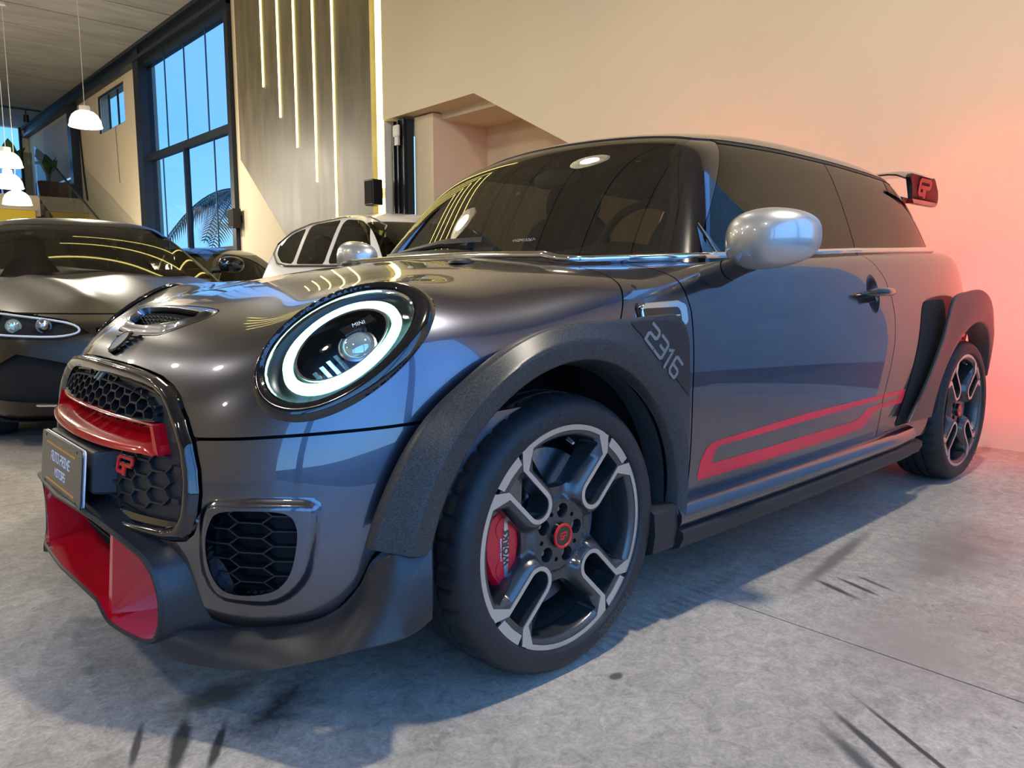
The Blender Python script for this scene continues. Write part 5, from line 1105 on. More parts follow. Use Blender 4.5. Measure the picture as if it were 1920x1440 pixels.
# ------------------------------------------------------------------ cabin: glass, roof, pillars
m_etch = P('etched_glass', (.30, .30, .28), .6)
def cabin():
    M = surfnet(green, (.30, -.84, .84), (2.9, .012, 1.42), .010); M = clip(M, -M[0][:, 1]); M = (np.where(abs(M[0][:, 1:2]) < 1e-7, M[0]*[1, 0, 1], M[0]), M[1])
    X, Y, Z = M[0].T; S = abs(Y)
    yA = lin([(.80,.715),(.934,.690),(1.05,.655),(1.17,.588),(1.289,.515),(1.36,.46)]); xrf = lambda s: .815+.30*s*s; zg = lin([(.5,1.282),(.9,1.289),(1.3,1.297),(1.7,1.297),(2.23,1.285),(2.6,1.262)])
    wf = lin([(.80,.50),(.919,.591),(1.002,.661),(1.268,.944),(1.45,1.10)]); wr = lin([(.8,2.33),(.992,2.29),(1.274,2.232),(1.4,2.20)]); bp = lin([(.8,1.46),(.961,1.50),(1.276,1.615),(1.4,1.66)])
    belt = lin([(.3,.908),(.6,.920),(1.5,.962),(2.3,.992),(3,1.0)])
    rf = panel('roof', sym(clip(M, np.minimum.reduce([X-xrf(S)-.002, Z-zg(X), np.maximum(2.60-.5*S*S-X, -1), np.where(X < 1.3, Z-1.2, 1)]))), green, m_paint, CAR, off=.004, rim=.02)
    ws = panel('windscreen', sym(clip(M, np.minimum.reduce([yA(Z)-S, xrf(S)-.004-X, Z-.905, 1.3-X]))), green, m_ws, CAR, rim=0)
    # black printed border of the windscreen
    g = np.minimum.reduce([yA(Z)-S, xrf(S)-.004-X, Z-.905, 1.3-X]); edge = np.minimum.reduce([yA(Z)-S, (xrf(S)-.004-X)*.8, (Z-.925)])
    panel('windscreen_border', sym(clip(clip_pair(M, g)[0], clip_pair(M, g)[1](lambda q: np.maximum.reduce([.022-(yA(q[:, 2])-abs(q[:, 1])), .035-(xrf(abs(q[:, 1]))-.004-q[:, 0])*.8])))), green, m_gloss, ws, off=-.003, rim=0)
    two = lambda nm, m, mat, **k: (panel(nm, m, green, mat, CAR, **k), panel(nm, flip(m), green, mat, CAR, **k))
    low = Z-belt(X)+.02
    two('a_pillar', clip(M, np.minimum.reduce([S-yA(Z)-.001, wf(Z)-X-.002, zg(X)-Z-.001, low, np.where(X < 1.4, 1., -1.)])), m_gloss, rim=.008)
    dg = two('door_glass', clip(M, np.minimum.reduce([X-wf(Z), bp(Z)-X-.0025, zg(X)-.012-Z, low, np.where(S > .45, 1., -1.)])), m_tint, rim=.004)
    two('quarter_glass', clip(M, np.minimum.reduce([X-bp(Z)-.0025, wr(Z)-X, zg(X)-.012-Z, low, np.where(S > .3, 1., -1.)])), m_tint, rim=.004)
    two('roof_gutter', clip(M, np.minimum.reduce([X-xrf(S)-.05, zg(X)-Z-.001, Z-zg(X)+.013, 2.42-X, np.where(S > .3, 1., -1.)])), m_black, off=.002, rim=.006)
    panel('rear_screen', sym(clip(M, np.minimum.reduce([X-wr(Z)-.012, Z-.90, np.where(X > 2.0, 1., -1.), np.maximum(1.36-Z, -1)-np.where(X < 2.605-.5*S*S, np.maximum(Z-zg(X)+.001, 0)*100, 0)]))), green, m_gloss, CAR, rim=.01)
    # mirror sail triangle and small speaker dome seen through the front corner of the side glass
    q = lambda x, z, o=0: tuple(sy(x, z, o, green))
    t = G().prism([(.600, .918), (.655, .918), (.672, .935), (.648, 1.005), (.640, 1.005)], lambda u, v: q(u, v, .003), lambda u, v: q(u, v, -.004)).obj('mirror_sail', m_gloss, CAR, 0)
    G().tube([q(.653, .918, .004), q(.644, 1.007, .004)], .0025, 6).obj('sail_edge', m_chrome, t)
    # bright belt line
    rows = []
    for x in np.linspace(.40, 2.28, 90):
        zb = float(belt(x)); c = np.array(sy(x, zb+.004, 0, green)) if x > .62 else None
        c2 = sy(x, zb-.012, .004); y = -max(abs(c[1]) if c is not None else 0, abs(c2[1])) ; y = min(y, -.0); c = np.array([x, y-.004, zb-.002])
        rows.append([tuple(c+np.array([0, a, b])) for a, b in ((.022, .012), (.004, .011), (-.003, .006), (-.004, 0), (-.002, -.007), (.006, -.010))])
    o = G().grid(rows).obj('belt_trim', m_chrome, CAR, 60); mirror(o, 'belt_trim')
    # trim strip along the rear edge of the bonnet
    bt = lambda x: np.array([x, -abs(sy(x, float(belt(x))-.012, .004)[1])-.002, float(belt(x))])
    half = [bt(x) for x in (.44, .40, .36, .325)]; k0 = half[-1]; half += [k0+np.array([-.022, .018, .001]), k0+np.array([-.036, .055, .004])]
    for yy in np.linspace(half[-1][1]+.04, 0, 16):
        s = bis(body, [(.282, yy, .5)], [(0, 0, 1)], 0, .6)[0]; half.append(np.array([.283, yy, .912+.018*(1-(yy/.75)**2)]))
    path = half+[q*[1, -1, 1] for q in half[-2::-1]]
    G().tube([tuple(q) for q in catmull(path, 3, False)], .0095, 10).obj('bonnet_trim', m_chrome, CAR, 60)
    G().grid([[tuple(bis(body, [(x, yy, .5)], [(0, 0, 1)], 0, .6)[0]+np.array([0, 0, -.004])) for yy in np.linspace(-.74, .74, 21)] for x in np.linspace(.285, .62, 8)]).obj('cowl', m_black, CAR, 60)
    # wiper
    W_ = lambda y, z, o: bis(green, [(1.2, y, z)], [(-1, 0, 0)], 0, .95)[0]+np.array([-.7, 0, .7])*o
    w = G().tube([W_(-.06, .945, .030), W_(.10, .958, .028), W_(.22, .950, .026), W_(.42, .945, .02)], [.016, .014, .010, .006], 8).obj('wiper', m_black, CAR)
    G().loft([[tuple(W_(y, .938+.00*y, .012)+np.array([a, 0, b])) for a, b in ((-.012, 0), (-.006, .012), (.006, .010), (.008, 0))] for y in np.linspace(-.16, .55, 15)]).obj('wiper_blade', m_black, w, 40)
    G().loft([[tuple(W_(y, .950, .034)+np.array([a, 0, b])) for a, b in ((-.015, 0), (-.01, .016), (.006, .014), (.012, 0))] for y in np.linspace(-.12, .06, 5)]).obj('wiper_cover', m_black, w, 40)
    # engraved number on the glass
    VF = font('•N2M15267•', .017); ctr = W_(-.235, .975, .002); n = unit(grad(green, ctr[None]))[0]; ex = unit(np.cross([0, 0, 1], n)); ex = ex if ex[1] < 0 else -ex; ez = np.cross(n, ex); ez = ez if ez[2] > 0 else -ez
    letters('glass_engraving', VF, lambda a, b, h: tuple(ctr+ex*a+ez*b+n*(h+.001)), m_etch, ws, .0003)
    # ---- door mirrors: silver cap on a dark stalk
    c0 = np.array([.575, -.958, .955]); rings = []
    for i in range(25):
        a = PI*(.02+.96*i/24); k = math.sin(a); u = -math.cos(a); yy = -u*.120; rx = .068*k**.72*(1-.10*u); rz = .074*k**.62*(1-.04*u); L = []
        for b in np.linspace(0, 2*PI, 33)[:-1]:
            cx_, cz_ = math.cos(b), math.sin(b); ex_ = rx*(abs(cx_)**.9)*np.sign(cx_); ez_ = rz*(abs(cz_)**.85)*np.sign(cz_)
            L.append((c0[0]+(ex_ if ex_ < 0 else ex_*.45)+.035*u*u, c0[1]+yy, c0[2]+ez_+.004*u))
        rings.append(L)
    cap = G().loft(rings).obj('mirror_cap', m_mirror, CAR, 70)
    G().loft([[(c0[0]+.045+dx, c0[1]+.108*k*math.cos(b), c0[2]+.060*k*math.sin(b)) for b in np.linspace(0, 2*PI, 33)[:-1]] for dx, k in ((-.02, 1.0), (.012, 1.0), (.013, .93), (.004, .92))]).obj('mirror_glass', m_chrome, cap, 40)
    a = sy(.585, .868, -.004); b = np.array([.60, -.905, .905]); m1 = a*.45+b*.55
    def ell(c, rx, ry, tilt): return [tuple(c+np.array([rx*math.cos(t), ry*math.sin(t)*.35, ry*math.sin(t)*.94+tilt*rx*math.cos(t)])) for t in np.linspace(0, 2*PI, 25)[:-1]]
    def el2(c, r1, r2):
        d = unit(b-a); e1 = unit(np.cross(d, [0, 0, 1.])); e2 = np.cross(d, e1); return [tuple(c+e1*r1*math.cos(t)+e2*r2*math.sin(t)) for t in np.linspace(0, 2*PI, 25)[:-1]]
    st = G().loft([el2(a-unit(b-a)*.012, .056, .034), el2(a, .056, .033), el2(a+(b-a)*.40, .049, .029)]).obj('mirror_foot', m_matte, CAR, 40)
    arm = G().loft([el2(a+(b-a)*.43, .047, .028), el2(a+(b-a)*.75, .045, .026), el2(b+(b-a)*.25, .046, .028)]).obj('mirror_arm', m_matte, CAR, 40)
    for o in (cap, st, arm): mirror(o, o.name)
    # ---- rear wing: hoop with end plates
    Yw = .60; prof = [(2.33, 1.322), (2.40, 1.338), (2.52, 1.350), (2.66, 1.345)]; th = .014
    top = G(); rows_t = []; 
    for sgn, nm in ((1, 'wing_upper'), (-1, 'wing_lower')):
        rows = []
        for yy in np.linspace(-Yw, Yw, 33):
            e = abs(yy)/Yw; dz = -.0*e-.022*max(0, (e-.88)/.12)**2; rows.append([(x, yy, z+dz+(0 if sgn > 0 else -th*math.sin(PI*min(1, (i+.35)/3.4))-.003)) for i, (x, z) in enumerate(catmull(prof, 4, False)) for i in [i/4]])
        o = G().grid(rows).obj(nm, m_paint if sgn > 0 else m_red, CAR, 60, fix=False)
    for s in (-1, 1):
        pl = [(2.315, 1.300), (2.335, 1.315), (2.40, 1.331), (2.52, 1.336), (2.60, 1.318), (2.66, 1.262), (2.675, 1.222), (2.655, 1.196), (2.395, 1.196), (2.372, 1.215), (2.368, 1.24), (2.345, 1.285)]
        ep = G().prism(roundpoly(pl, .012, 3), lambda u, v: (u, s*(Yw+.022-.10*(1.32-v)**1.2), v), lambda u, v: (u, s*(Yw+.004-.10*(1.32-v)**1.2), v)).obj('wing_end_plate', m_grey, CAR, 40)
        bevel(ep, .004)
        G().prism([(2.37, 1.214), (2.66, 1.214), (2.645, 1.197), (2.395, 1.197)], lambda u, v: (u, s*(Yw+.0235-.10*(1.32-v)**1.2), v), lambda u, v: (u, s*(Yw-.02), v)).obj('end_plate_foot', m_red, ep, 0)
        if s < 0:
            gp = strokes('GP', .060, 1.7, .10, .9); letters('wing_lettering', gp, lambda a, b, h: (2.435+a*1.3, -(Yw+.0232-.10*(1.32-(1.238+b))**1.2)-h, 1.238+b), m_redb, ep, .001)
        G().hexa([(2.30, s*.50, 1.235), (2.42, s*.50, 1.225), (2.42, s*.585, 1.20), (2.30, s*.585, 1.20), (2.32, s*.50, 1.25), (2.42, s*.50, 1.24), (2.42, s*.60, 1.215), (2.32, s*.60, 1.215)]).obj('wing_bracket', m_black, CAR, 0)
    # ---- tail lamps: lit red, glowing on the wall behind
    for s in (-1, 1):
        rp = roundpoly([(s*.50, .60), (s*.70, .60), (s*.70, .86), (s*.50, .86)], .04, 4)
        xr_ = lambda u, v: bis(body, [(2.3, u, v)], [(1, 0, 0)], 0, .9)[0]
        ti = G().prism(rp, lambda u, v: tuple(xr_(u, v)+np.array([.016, 0, 0])), lambda u, v: tuple(xr_(u, v)+np.array([.003, 0, 0]))).obj('tail_lamp', m_tail, CAR, 60)
    # ---- inside: seats, headrests, wheel, dashboard, roof lining
    fab = P('seat_fabric', (.018, .018, .019), .8)
    def pad(nm, c, s, par, tilt=0.0, mat=fab):
        rg = []
        for i in range(11):
            a = PI*i/10; k = math.sin(a)**.45; zz = -math.cos(a)*s[2]; rg.append([(c[0]+s[0]*k*np.sign(math.cos(b))*abs(math.cos(b))**.6+tilt*zz, c[1]+s[1]*k*np.sign(math.sin(b))*abs(math.sin(b))**.5, c[2]+zz) for b in np.linspace(0, 2*PI, 25)[:-1]])
        return G().loft(rg).obj(nm, mat, par, 60)
    for s in (-1, 1):
        st = pad('seat_back', (1.20, s*.35, .88), (.07, .25, .26), CAR, .25); pad('headrest', (1.285, s*.35, 1.185), (.05, .14, .10), st, .1)
        G().tube([(1.27, s*.35-.06, 1.05), (1.28, s*.35-.06, 1.15)], .007).obj('headrest_post', m_disc, st); pad('rear_headrest', (2.02, s*.32, 1.06), (.04, .13, .10), CAR)
    sw = [(.86+.07*math.sin(a)*.35, -.35+.185*math.cos(a), .93+.175*math.sin(a)) for a in np.linspace(0, 2*PI, 41)]; G().tube(sw, .014, 8, False).obj('steering_wheel', fab, CAR)
    rows = []
    for x, z in ((.50, .925), (.60, .945), (.72, .955), (.80, .945), (.84, .90), (.84, .80)): rows.append([(x+.05*(y/.6)**2, y, z-.02*(y/.7)**2+(.03*math.exp(-((y+.35)/.16)**2) if x > .65 else 0)) for y in np.linspace(-.68, .68, 25)])
    G().grid(rows).obj('dashboard', m_black, CAR, 60)
    mm = pad('rear_view_mirror', (.83, 0, 1.215), (.02, .11, .032), CAR, 0, m_black); G().tube([(.83, 0, 1.24), (.80, 0, 1.30)], .012).obj('mirror_mount', m_black, mm)
    G().grid([[(x, y, float(_zr(x))-.13*y*y-.035) for y in np.linspace(-.5, .5, 15)] for x in np.linspace(.86, 2.35, 20)]).obj('roof_lining', P('roof_lining_cloth', (.05, .05, .05), .9), CAR, 60, fix=False)
def clip_pair(M, g):
    C = clip(M, g); return C, (lambda fn: fn(C[0]))
cabin()
# ------------------------------------------------------------------ the other cars
def build_car(name, loc, rz, label, p):
    """a parked car from its own lines: p holds the curves; front towards -x, ground at z = 0"""
    C_ = empty(name, loc, rz, label=label, cat='car')
    xn, pl, w0, wz, zc, cr, xr = (Spl(p[k]) for k in ('xn', 'plan', 'w0', 'wz', 'zc', 'crown', 'xr')); xw, zr, xg = (Spl(p[k]) for k in ('xw', 'zr', 'xg')); gw = p['gw']; crease = p.get('crease')
    def lower(x, y, z):
        s = np.sqrt(y*y+1e-6); t = z-(zc(x)-cr(s))
        if crease: t = t-crease(x, s)
        w = s-(w0(x)-wz(z)); f_ = (xn(z)+pl(s)-x)*.85; r = (x-(xr(z)-pl(s)*p.get('rp', .8)))*.85
        return smax(smax(smax(smax(w, t, p.get('kt', .06)), f_, .07), r, .1), p['zb']-z, .05)
    def upper(x, y, z):
        s = np.sqrt(y*y+1e-6); w = (s-(gw[0]-gw[1]*(z-gw[2])))*.9; f_ = (xw(z)+p.get('wc', .3)*s*s-x)*.72; t = z-(zr(x)-.11*s*s); r = (x-(xg(z)-.35*s*s))*.8
        return smax(smax(smax(smax(w, t, .07), f_, .05), r, .08), gw[2]-.12-z, .02)
    L = p['len']; hw = p['hw']; R_ = p['rw']; wb = p['wb']; h = .018
    M = surfnet(lower, (L[0]-.03, -hw-.05, p['zb']-.05), (L[1]+.05, .015, p['zt']), h); M = clip(M, -M[0][:, 1]); M = (np.where(abs(M[0][:, 1:2]) < 1e-7, M[0]*[1, 0, 1], M[0]), M[1]); X, Y, Z = M[0].T
    ar = lambda V, c: np.where(V[:, 1] < -hw+.35, np.hypot(V[:, 0]-c, V[:, 2]-R_)-R_-.055, 1.)
    hoodx = p['hood']; cut = p.get('cuts', lambda x, y, z: 1+0*x); base = np.minimum.reduce([ar(M[0], 0), ar(M[0], wb), cut(X, Y, Z)]); hl = lin(p['hl'])
    kw = dict(local=True)
    panel('bonnet', sym(clip(M, np.minimum.reduce([base, Z-hl(X)-.003, hoodx-X-.003, (w0(X)-p['hin'])-abs(Y)]))), lower, p['paint'], C_, **kw)
    panel('body_side', sym(clip(M, np.minimum(base, np.maximum.reduce([hl(X)-.003-Z, X-hoodx, abs(Y)-(w0(X)-p['hin'])-.004])))), lower, p['paint'], C_, **kw)
    inn = lambda x, y, z: lower(x, y, z)+.03
    def inner(x, y, z):
        f = lower(x, y, z)+.035; s = np.sqrt(y*y+1e-9)
        for c in (0, wb): f = smax(f, np.minimum(R_+.08-np.hypot(x-c, z-R_), s-hw+.34), .01)
        return f
    panel('inner_shell', surfnet(inner, (L[0], -hw, p['zb']-.03), (L[1], hw, p['zt']), .05), inner, m_void, C_, rim=0, **kw)
    U = surfnet(upper, (p['wb0']-.1, -hw, gw[2]-.09), (p['tail']+.1, .015, p['top']+.04), .016); U = clip(U, -U[0][:, 1]); U = (np.where(abs(U[0][:, 1:2]) < 1e-7, U[0]*[1, 0, 1], U[0]), U[1]); X, Y, Z = U[0].T; S = abs(Y)
    ya = lin(p['ya']); wins = p['wins']; rear = p['rearx']; header = p['header']
    gws = np.minimum.reduce([ya(Z)-S, header+.25*S*S-X, Z-gw[2]+.05]); panel('windscreen', sym(clip(U, gws)), upper, p['glass'], C_, rim=0, **kw)
    hole = np.full(len(X), -1.)
    for w in wins: hole = np.maximum(hole, np.where(S > .3, psdf(w, X, Z), -1.))
    rg = np.minimum.reduce([X-lin(rear)(Z), p.get('rs', .55)-S, Z-gw[2]-.02, p['top']-.06-Z]); panel('rear_screen', sym(clip(U, rg)), upper, p['glass'], C_, rim=0, **kw)
    panel('roof', sym(clip(U, np.minimum.reduce([np.maximum(-gws-.004, -1), -hole-.002, np.maximum(-rg-.004, -1)]))), upper, p['paint'], C_, **kw)
    for w in wins:
        g = clip(U, np.where(S > .3, psdf(w, X, Z), -1.)); panel('side_window', g, upper, p['sglass'], C_, rim=.006, off=-.002, **kw); panel('side_window', flip(g), upper, p['sglass'], C_, rim=.006, off=-.002, **kw)
    sidey = lambda x, z: bis(upper, [(x, 0, z)], [(0, 1, 0)], 0, hw+.1)[0]
    if p.get('trim'):
        for s in (1, -1):
            pts = [sidey(a, b)*[1, s, 1]+np.array([0, s*.004, 0]) for a, b in p['trim']]; G().tube([tuple(q) for q in pts], .010, 8).obj('window_trim', m_chrome, C_, local=True)
    lowy = lambda x, z: bis(lower, [(x, 0, z)], [(0, 1, 0)], 0, hw+.1)[0]
    mx, mz = p['mirror']; my = p['my']
    for s in (1, -1):
        ring = []
        for i in range(13):
            a = PI*i/12; k = math.sin(a)**.6; yy = my+.13-.10*math.cos(a); ring.append([(mx-.01+.055*k*math.cos(b)*(1 if math.cos(b) < 0 else .5), s*yy, mz+.06+.066*k*math.sin(b)) for b in np.linspace(0, 2*PI, 21)[:-1]])
        mi = G().loft(ring).obj('door_mirror', p['mirrormat'], C_, 60, True); G().tube([(mx+.02, s*(my-.02), mz+.01), (mx, s*(my+.08), mz+.02)], .022, 8).obj('mirror_arm', m_black, mi, 60, True)
    # seats
    for s in (1, -1):
        for xx in p['seats']: G().loft([[(xx+.05*k*math.cos(b)+.15*(zz-.9), s*.36+.20*k*w_*math.sin(b), zz) for b in np.linspace(0, 2*PI, 17)[:-1]] for zz, k, w_ in ((gw[2]-.25, .9, 1.1), (gw[2]-.05, 1, 1.1), (gw[2]+.07, .8, .9), (gw[2]+.10, .9, .6), (gw[2]+.24, .9, .6), (gw[2]+.28, .3, .4))]).obj('front_seat', m_black, C_, 60, True)
    def rim():
        r = G().lathe([(0, -.004), (.06, -.006), (.07, .004), (R_*.62, .01), (R_*.72, -.004), (R_*.75, .0), (R_*.75, .2)], ax='y', n=40).obj('wheel_rim', m_rim, C_, 40, True)
        for k in range(10):
            a = 2*PI*k/10; c, s_ = math.cos(a), math.sin(a); q = lambda u, v, d: (u*c-v*s_, d, u*s_+v*c)
            G().hexa([q(.05, -.012, .01), q(R_*.72, -.018, .01), q(R_*.72, .018, .01), q(.05, .012, .01), q(.05, -.008, -.008), q(R_*.72, -.012, -.012), q(R_*.72, .012, -.012), q(.05, .008, -.008)]).obj('spoke', m_silver, r, 0, True)
        G().lathe([(R_*.74, .01), (R_*.77, -.008), (R_*.9, -.012), (R_*.97, .006), (R_, .04), (R_, .17), (R_*.97, .20), (R_*.75, .205)], ax='y', n=48).obj('tyre', m_rubber, r, 40, True); return r
    r0 = rim(); kids = list(r0.children)
    for i, (x, s) in enumerate(((0, -1), (wb, -1), (0, 1), (wb, 1))):
        c = r0 if i == 0 else clone(r0, C_)
        if i:
            for k in kids: clone(k, c)
        c.location = (x, s*(hw-.03), R_); c.rotation_euler = (0, 0, PI if s > 0 else 0)
    return C_, lower, lowy, upper, sidey
m_sat = P('satin_magno_grey', (.042, .036, .031), .40, .8, noise=(400, .06), coat=.35, crough=.25)
m_wcar = P('white_car_paint', (.80, .76, .70), .25, coat=1, crough=.03)
m_dcar = P('dark_car_paint', (.012, .014, .018), .25, coat=1, crough=.03)
m_gl1 = glass('sports_windscreen', (.30, .31, .28), 1.5); m_gl2 = glass('suv_glass', (.16, .17, .15), 1.5)
def sports_saloon():
    def crease(x, s): return (.026*np.exp(-((s-.46-.10*(x-.2))/.10)**2)*sstep(-.75, -.3, x)*(1-sstep(.75, 1.0, x))+.012*np.exp(-(s/.18)**2))*1.0
    def cuts(x, y, z):
        s = abs(y); u = s; g = 1+0*x
        fr = x < -.35
        grille = psdf([(-.02, .32), (.40, .32), (.47, .50), (.44, .63), (-.02, .66)], s, z); vent = psdf([(.50, .24), (.90, .26), (.88, .42), (.78, .50), (.53, .44)], s, z); lamp = psdf(LAMP, s, z)
        return np.where(fr, np.minimum.reduce([-grille, -vent, -lamp]), 1.)
    LAMP = [(.47, .602), (.60, .566), (.87, .575), (.90, .68), (.80, .712), (.55, .668)]
    p = dict(xn=[(.1,-.86),(.25,-.93),(.45,-.95),(.6,-.93),(.68,-.88),(.75,-.78),(.9,-.5)], plan=[(0,0),(.3,.03),(.5,.09),(.7,.20),(.85,.36),(.95,.62)], w0=[(-1,.90),(-.5,.93),(0,.955),(.8,.95),(1.8,.945),(2.6,.965),(3.3,.95),(4,.85)],
        wz=[(.1,.06),(.3,.02),(.5,.0),(.65,.005),(.8,.03),(.95,.09)], zc=[(-1,.66),(-.8,.705),(-.5,.775),(0,.855),(.5,.905),(.95,.935),(1.5,.95),(2.5,.98),(3.3,1.02),(4,.98)], crown=[(0,0),(.3,.012),(.6,.045),(.8,.085),(.95,.14)],
        xr=[(.1,3.75),(.4,3.95),(.7,3.98),(1.0,3.85)], xw=[(.85,.72),(.95,.90),(1.1,1.17),(1.25,1.46),(1.4,1.80)], zr=[(.9,1.20),(1.4,1.335),(1.8,1.385),(2.2,1.385),(2.8,1.30),(3.4,1.12)], xg=[(.9,3.75),(1.1,3.35),(1.3,2.85),(1.42,2.4)],
        gw=(.80, .55, .95), kt=.07, zb=.14, len=(-.98, 4.0), hw=.97, rw=.34, wb=2.95, zt=1.08, hood=.95, hin=.14, hl=[(-2,.675),(-.85,.69),(-.4,.70),(0,.74),(1,.86)], paint=m_sat, glass=m_gl1, sglass=m_tint, cuts=cuts, crease=crease,
        wb0=.7, tail=3.8, top=1.40, ya=[(.85,.74),(.95,.715),(1.1,.645),(1.25,.57),(1.40,.50)], wins=[roundpoly([(1.15,.985),(1.62,1.265),(1.98,1.30),(1.98,.99)], .03), roundpoly([(2.02,.99),(2.02,1.30),(2.4,1.285),(2.95,1.12),(2.95,1.0)], .03)], rearx=[(.9,3.2),(1.3,2.65),(1.45,2.45)], header=1.60,
        mirror=(1.05, .95), my=.79, mirrormat=m_gloss, seats=(1.75,))
    C_, low, lowy, up, _ = build_car('sports_saloon', (.40, 3.19, 0), PI/2+math.radians(-3), 'matte dark grey low sports saloon parked behind the bonnet of the hatchback', p)
    tab = Tab(-.93, .93, .18, .72, .012, lambda u, v: (_st(-.1+0*u, u, v), _st(-1+0*u, 0, 0), 1.0), low)
    def fx(u, v, o): q, n = tab(u, v); return q+np.array([-o, 0, 0])
    for s in (-1, 1):
        lp = roundpoly([(s*a, b) for a, b in LAMP], .02, 3)
        hb = G().prism(lp, lambda u, v: tuple(fx(u, v, -.05)), lambda u, v: tuple(fx(u, v, -.055))).obj('headlamp', m_bowl, C_, 40, True)
        c = np.mean(lp, 0); ins = [tuple(c+(np.array(q)-c)*.93) for q in lp]; G().prism(lp, lambda u, v: tuple(fx(u, v, .002)), lambda u, v: tuple(fx(u, v, .0))).obj('lamp_lens', m_lens, hb, 40, True)
        G().loft([[tuple(fx(*q, -.002)) for q in lp], [tuple(fx(*q, -.04)) for q in lp]], cap=False).obj('lamp_side', m_gloss, hb, 40, True)
        # bright light guide round the lower and inner edge
        A = [(.84, .592), (.62, .584), (.515, .608), (.555, .652), (.80, .694)]
        G().tube([tuple(fx(s*a, b, -.012)) for a, b in catmull(A, 4, False)], .006, 8).obj('light_guide', m_platew, hb, 60, True)
        for a in (.65, .77):
            q = fx(s*a, .636, -.03); G().lathe([(0, -.026), (.018, -.020), (.030, 0), (.036, .0), (.036, .02)], tuple(q), 'x', 20).obj('lamp_projector', m_proj if a > .7 else m_disc, hb, 40, True)
        v = G().prism(roundpoly([(s*.50, .24), (s*.90, .26), (s*.88, .42), (s*.78, .50), (s*.53, .44)], .03, 3), lambda u, v_: tuple(fx(u, v_, -.06)), lambda u, v_: tuple(fx(u, v_, -.065))).obj('side_intake', m_void, C_, 0, True)
        for zz in (.30, .36, .42): G().hexa([tuple(fx(s*a, zz+b, d)) for b, d in ((-.008, -.05), (.008, -.05)) for a in ((.52, .88) if b < 0 else (.88, .52))]+[tuple(fx(s*a, zz+b, d)) for b, d in ((-.008, -.012), (.008, -.012)) for a in ((.52, .88) if b < 0 else (.88, .52))]).obj('intake_slat', m_gloss, v, 0, True)
        G().tube([tuple(fx(s*a, b, .004)) for a, b in ((.50, .232), (.70, .236), (.90, .25))], .008, 8).obj('intake_trim', m_chrome, C_, 60, True)
    gb = G().prism([(-.40, .32), (.40, .32), (.47, .50), (.44, .63), (0, .66), (-.44, .63), (-.47, .50)], lambda u, v: tuple(fx(u, v, -.06)), lambda u, v: tuple(fx(u, v, -.065))).obj('front_grille', m_void, C_, 0, True)
    for k in range(15):
        u = -.42+.06*k; t = .64 if abs(u) < .4 else .60; G().hexa([tuple(fx(u+a, z, d)) for z in (.33, t) for a, d in ((-.006, -.05), (.006, -.05), (.006, -.004), (-.006, -.004))]).obj('grille_bar', m_chrome, gb, 0, True)
    G().grid([[(-.88+float(Spl(p['plan'])(abs(y)))+d, y, .145) for y in np.linspace(-.85, .85, 15)] for d in (0, .3)]).obj('front_undertray', m_matte, C_, 0, True)
sports_saloon()
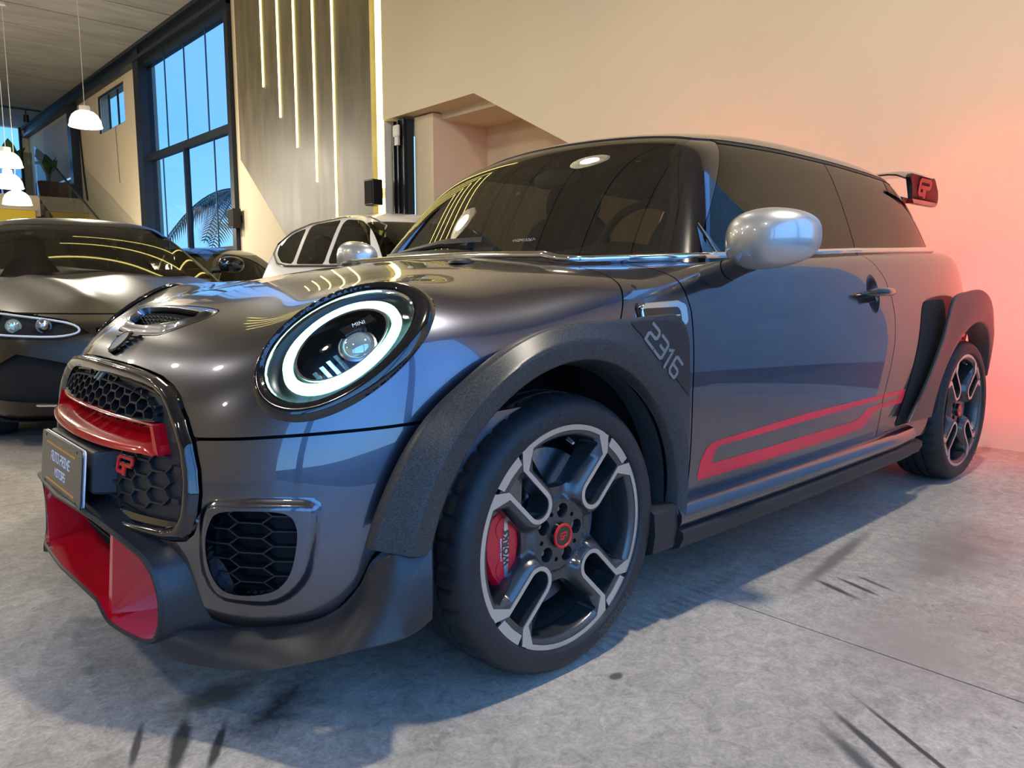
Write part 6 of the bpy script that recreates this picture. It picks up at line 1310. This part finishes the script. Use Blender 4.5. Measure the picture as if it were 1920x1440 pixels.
def suv():
    p = dict(xn=[(.1,-.55),(.3,-.62),(.6,-.62),(.8,-.58),(.95,-.45)], plan=[(0,0),(.3,.03),(.5,.09),(.65,.2),(.75,.36),(.8,.55)], w0=[(-.7,.74),(0,.775),(1,.78),(2.2,.775),(2.6,.75),(3.0,.66)], wz=[(.15,.05),(.4,.01),(.65,.0),(.85,.015),(.98,.045),(1.1,.1)],
        zc=[(-.7,.84),(-.4,.90),(.2,.955),(.8,.985),(1.5,1.0),(3,1.05)], crown=[(0,0),(.3,.01),(.6,.04),(.8,.1)], xr=[(.2,2.90),(.5,2.99),(.8,2.99),(1.05,2.92)], xw=[(.9,.62),(1.0,.75),(1.2,1.0),(1.35,1.24),(1.45,1.45)],
        zr=[(.7,1.25),(1.0,1.36),(1.4,1.43),(1.9,1.435),(2.4,1.40),(2.8,1.33),(3.1,1.24)], xg=[(.95,2.98),(1.1,2.92),(1.3,2.78),(1.42,2.66)], gw=(.725, .42, .985), kt=.05, zb=.22, len=(-.66, 3.02), hw=.79, rw=.325, wb=2.22, zt=1.12, hood=.72, hin=.10, hl=[(-2,.8),(-.5,.82),(1,.93)],
        paint=m_wcar, glass=m_gl2, sglass=m_gl2, wb0=.6, tail=2.98, top=1.44, ya=[(.9,.66),(1.0,.645),(1.2,.57),(1.40,.50)], wins=[roundpoly([(.97,1.005),(1.22,1.27),(1.36,1.335),(1.60,1.355),(1.60,1.01)], .05), roundpoly([(1.66,1.01),(1.66,1.355),(2.05,1.345),(2.13,1.33),(2.13,1.02)], .03), roundpoly([(2.19,1.02),(2.19,1.32),(2.40,1.285),(2.60,1.20),(2.58,1.12),(2.42,1.04)], .05)], rearx=[(.9,2.6),(1.2,2.55),(1.45,2.4)], header=1.22,
        trim=[(.95,.985),(1.3,.99),(1.9,1.0),(2.3,1.005),(2.48,1.03),(2.64,1.12),(2.65,1.20),(2.45,1.295),(2.15,1.35),(1.65,1.375),(1.35,1.358),(1.2,1.29),(.95,1.0)], rp=.45, mirror=(1.0, .98), my=.70, mirrormat=m_wcar, seats=(1.45, 2.2))
    C_, low, lowy, up, sidey = build_car('compact_suv', (2.53, 1.84, 0), PI/2, 'white compact SUV seen from its side behind the hatchback windscreen', p)
    for s in (1, -1):
        q = lowy(2.75, .93); t = G().prism(roundpoly([(2.70, .84), (2.90, .86), (2.92, .96), (2.74, .95)], .03, 3), lambda u, v: tuple(lowy(u, v)*[1, s, 1]+np.array([.0, s*.008, 0])), lambda u, v: tuple(lowy(u, v)*[1, s, 1]-np.array([0, s*.01, 0]))).obj('tail_lamp', P('tail_plastic', (.45, .02, .03), .2, coat=1), C_, 40, True)
        for a in (1.42, 2.0): G().tube([tuple(lowy(a+d, .90)*[1, s, 1]+np.array([0, s*o, 0])) for d, o in ((-.07, .005), (-.05, .03), (.05, .03), (.07, .005))], .011, 8).obj('door_handle', m_wcar, C_, 60, True)
suv()
def dark_car():
    p = dict(xn=[(.1,-.6),(.3,-.68),(.6,-.68),(.75,-.6),(.9,-.4)], plan=[(0,0),(.3,.03),(.5,.09),(.65,.2),(.75,.36),(.8,.55)], w0=[(-.7,.72),(0,.745),(1,.75),(2.2,.745),(2.6,.72),(3.0,.63)], wz=[(.15,.05),(.4,.01),(.6,.0),(.8,.02),(.95,.06)],
        zc=[(-.7,.74),(-.4,.79),(.2,.85),(.8,.89),(1.5,.91),(3,.95)], crown=[(0,0),(.3,.01),(.6,.04),(.8,.1)], xr=[(.2,2.95),(.5,3.05),(.8,3.02),(1.0,2.9)], xw=[(.8,.55),(.9,.72),(1.05,.98),(1.2,1.25),(1.32,1.5)], zr=[(.7,1.15),(1.0,1.24),(1.4,1.30),(1.9,1.305),(2.4,1.25),(2.9,1.12)], xg=[(.85,2.95),(1.0,2.85),(1.2,2.6),(1.32,2.35)],
        gw=(.69, .46, .90), kt=.05, zb=.18, len=(-.72, 3.1), hw=.76, rw=.30, wb=2.3, zt=1.05, hood=.70, hin=.10, hl=[(-2,.7),(-.5,.72),(1,.82)], paint=m_dcar, glass=m_gl2, sglass=m_gl2, wb0=.5, tail=2.98, top=1.315, ya=[(.8,.64),(.9,.625),(1.1,.55),(1.3,.47)],
        wins=[roundpoly([(.95,.925),(1.3,1.20),(1.58,1.235),(1.58,.93)], .03), roundpoly([(1.64,.93),(1.64,1.235),(2.1,1.215),(2.4,1.12),(2.38,.96)], .03)], rearx=[(.8,2.6),(1.1,2.3),(1.3,2.2)], header=1.28, mirror=(.92, .87), my=.66, mirrormat=m_dcar, seats=(1.4,))
    build_car('dark_saloon', (2.48, 5.85, 0), PI/2, 'dark saloon between the sports saloon and the white SUV, by the window', p)
dark_car()
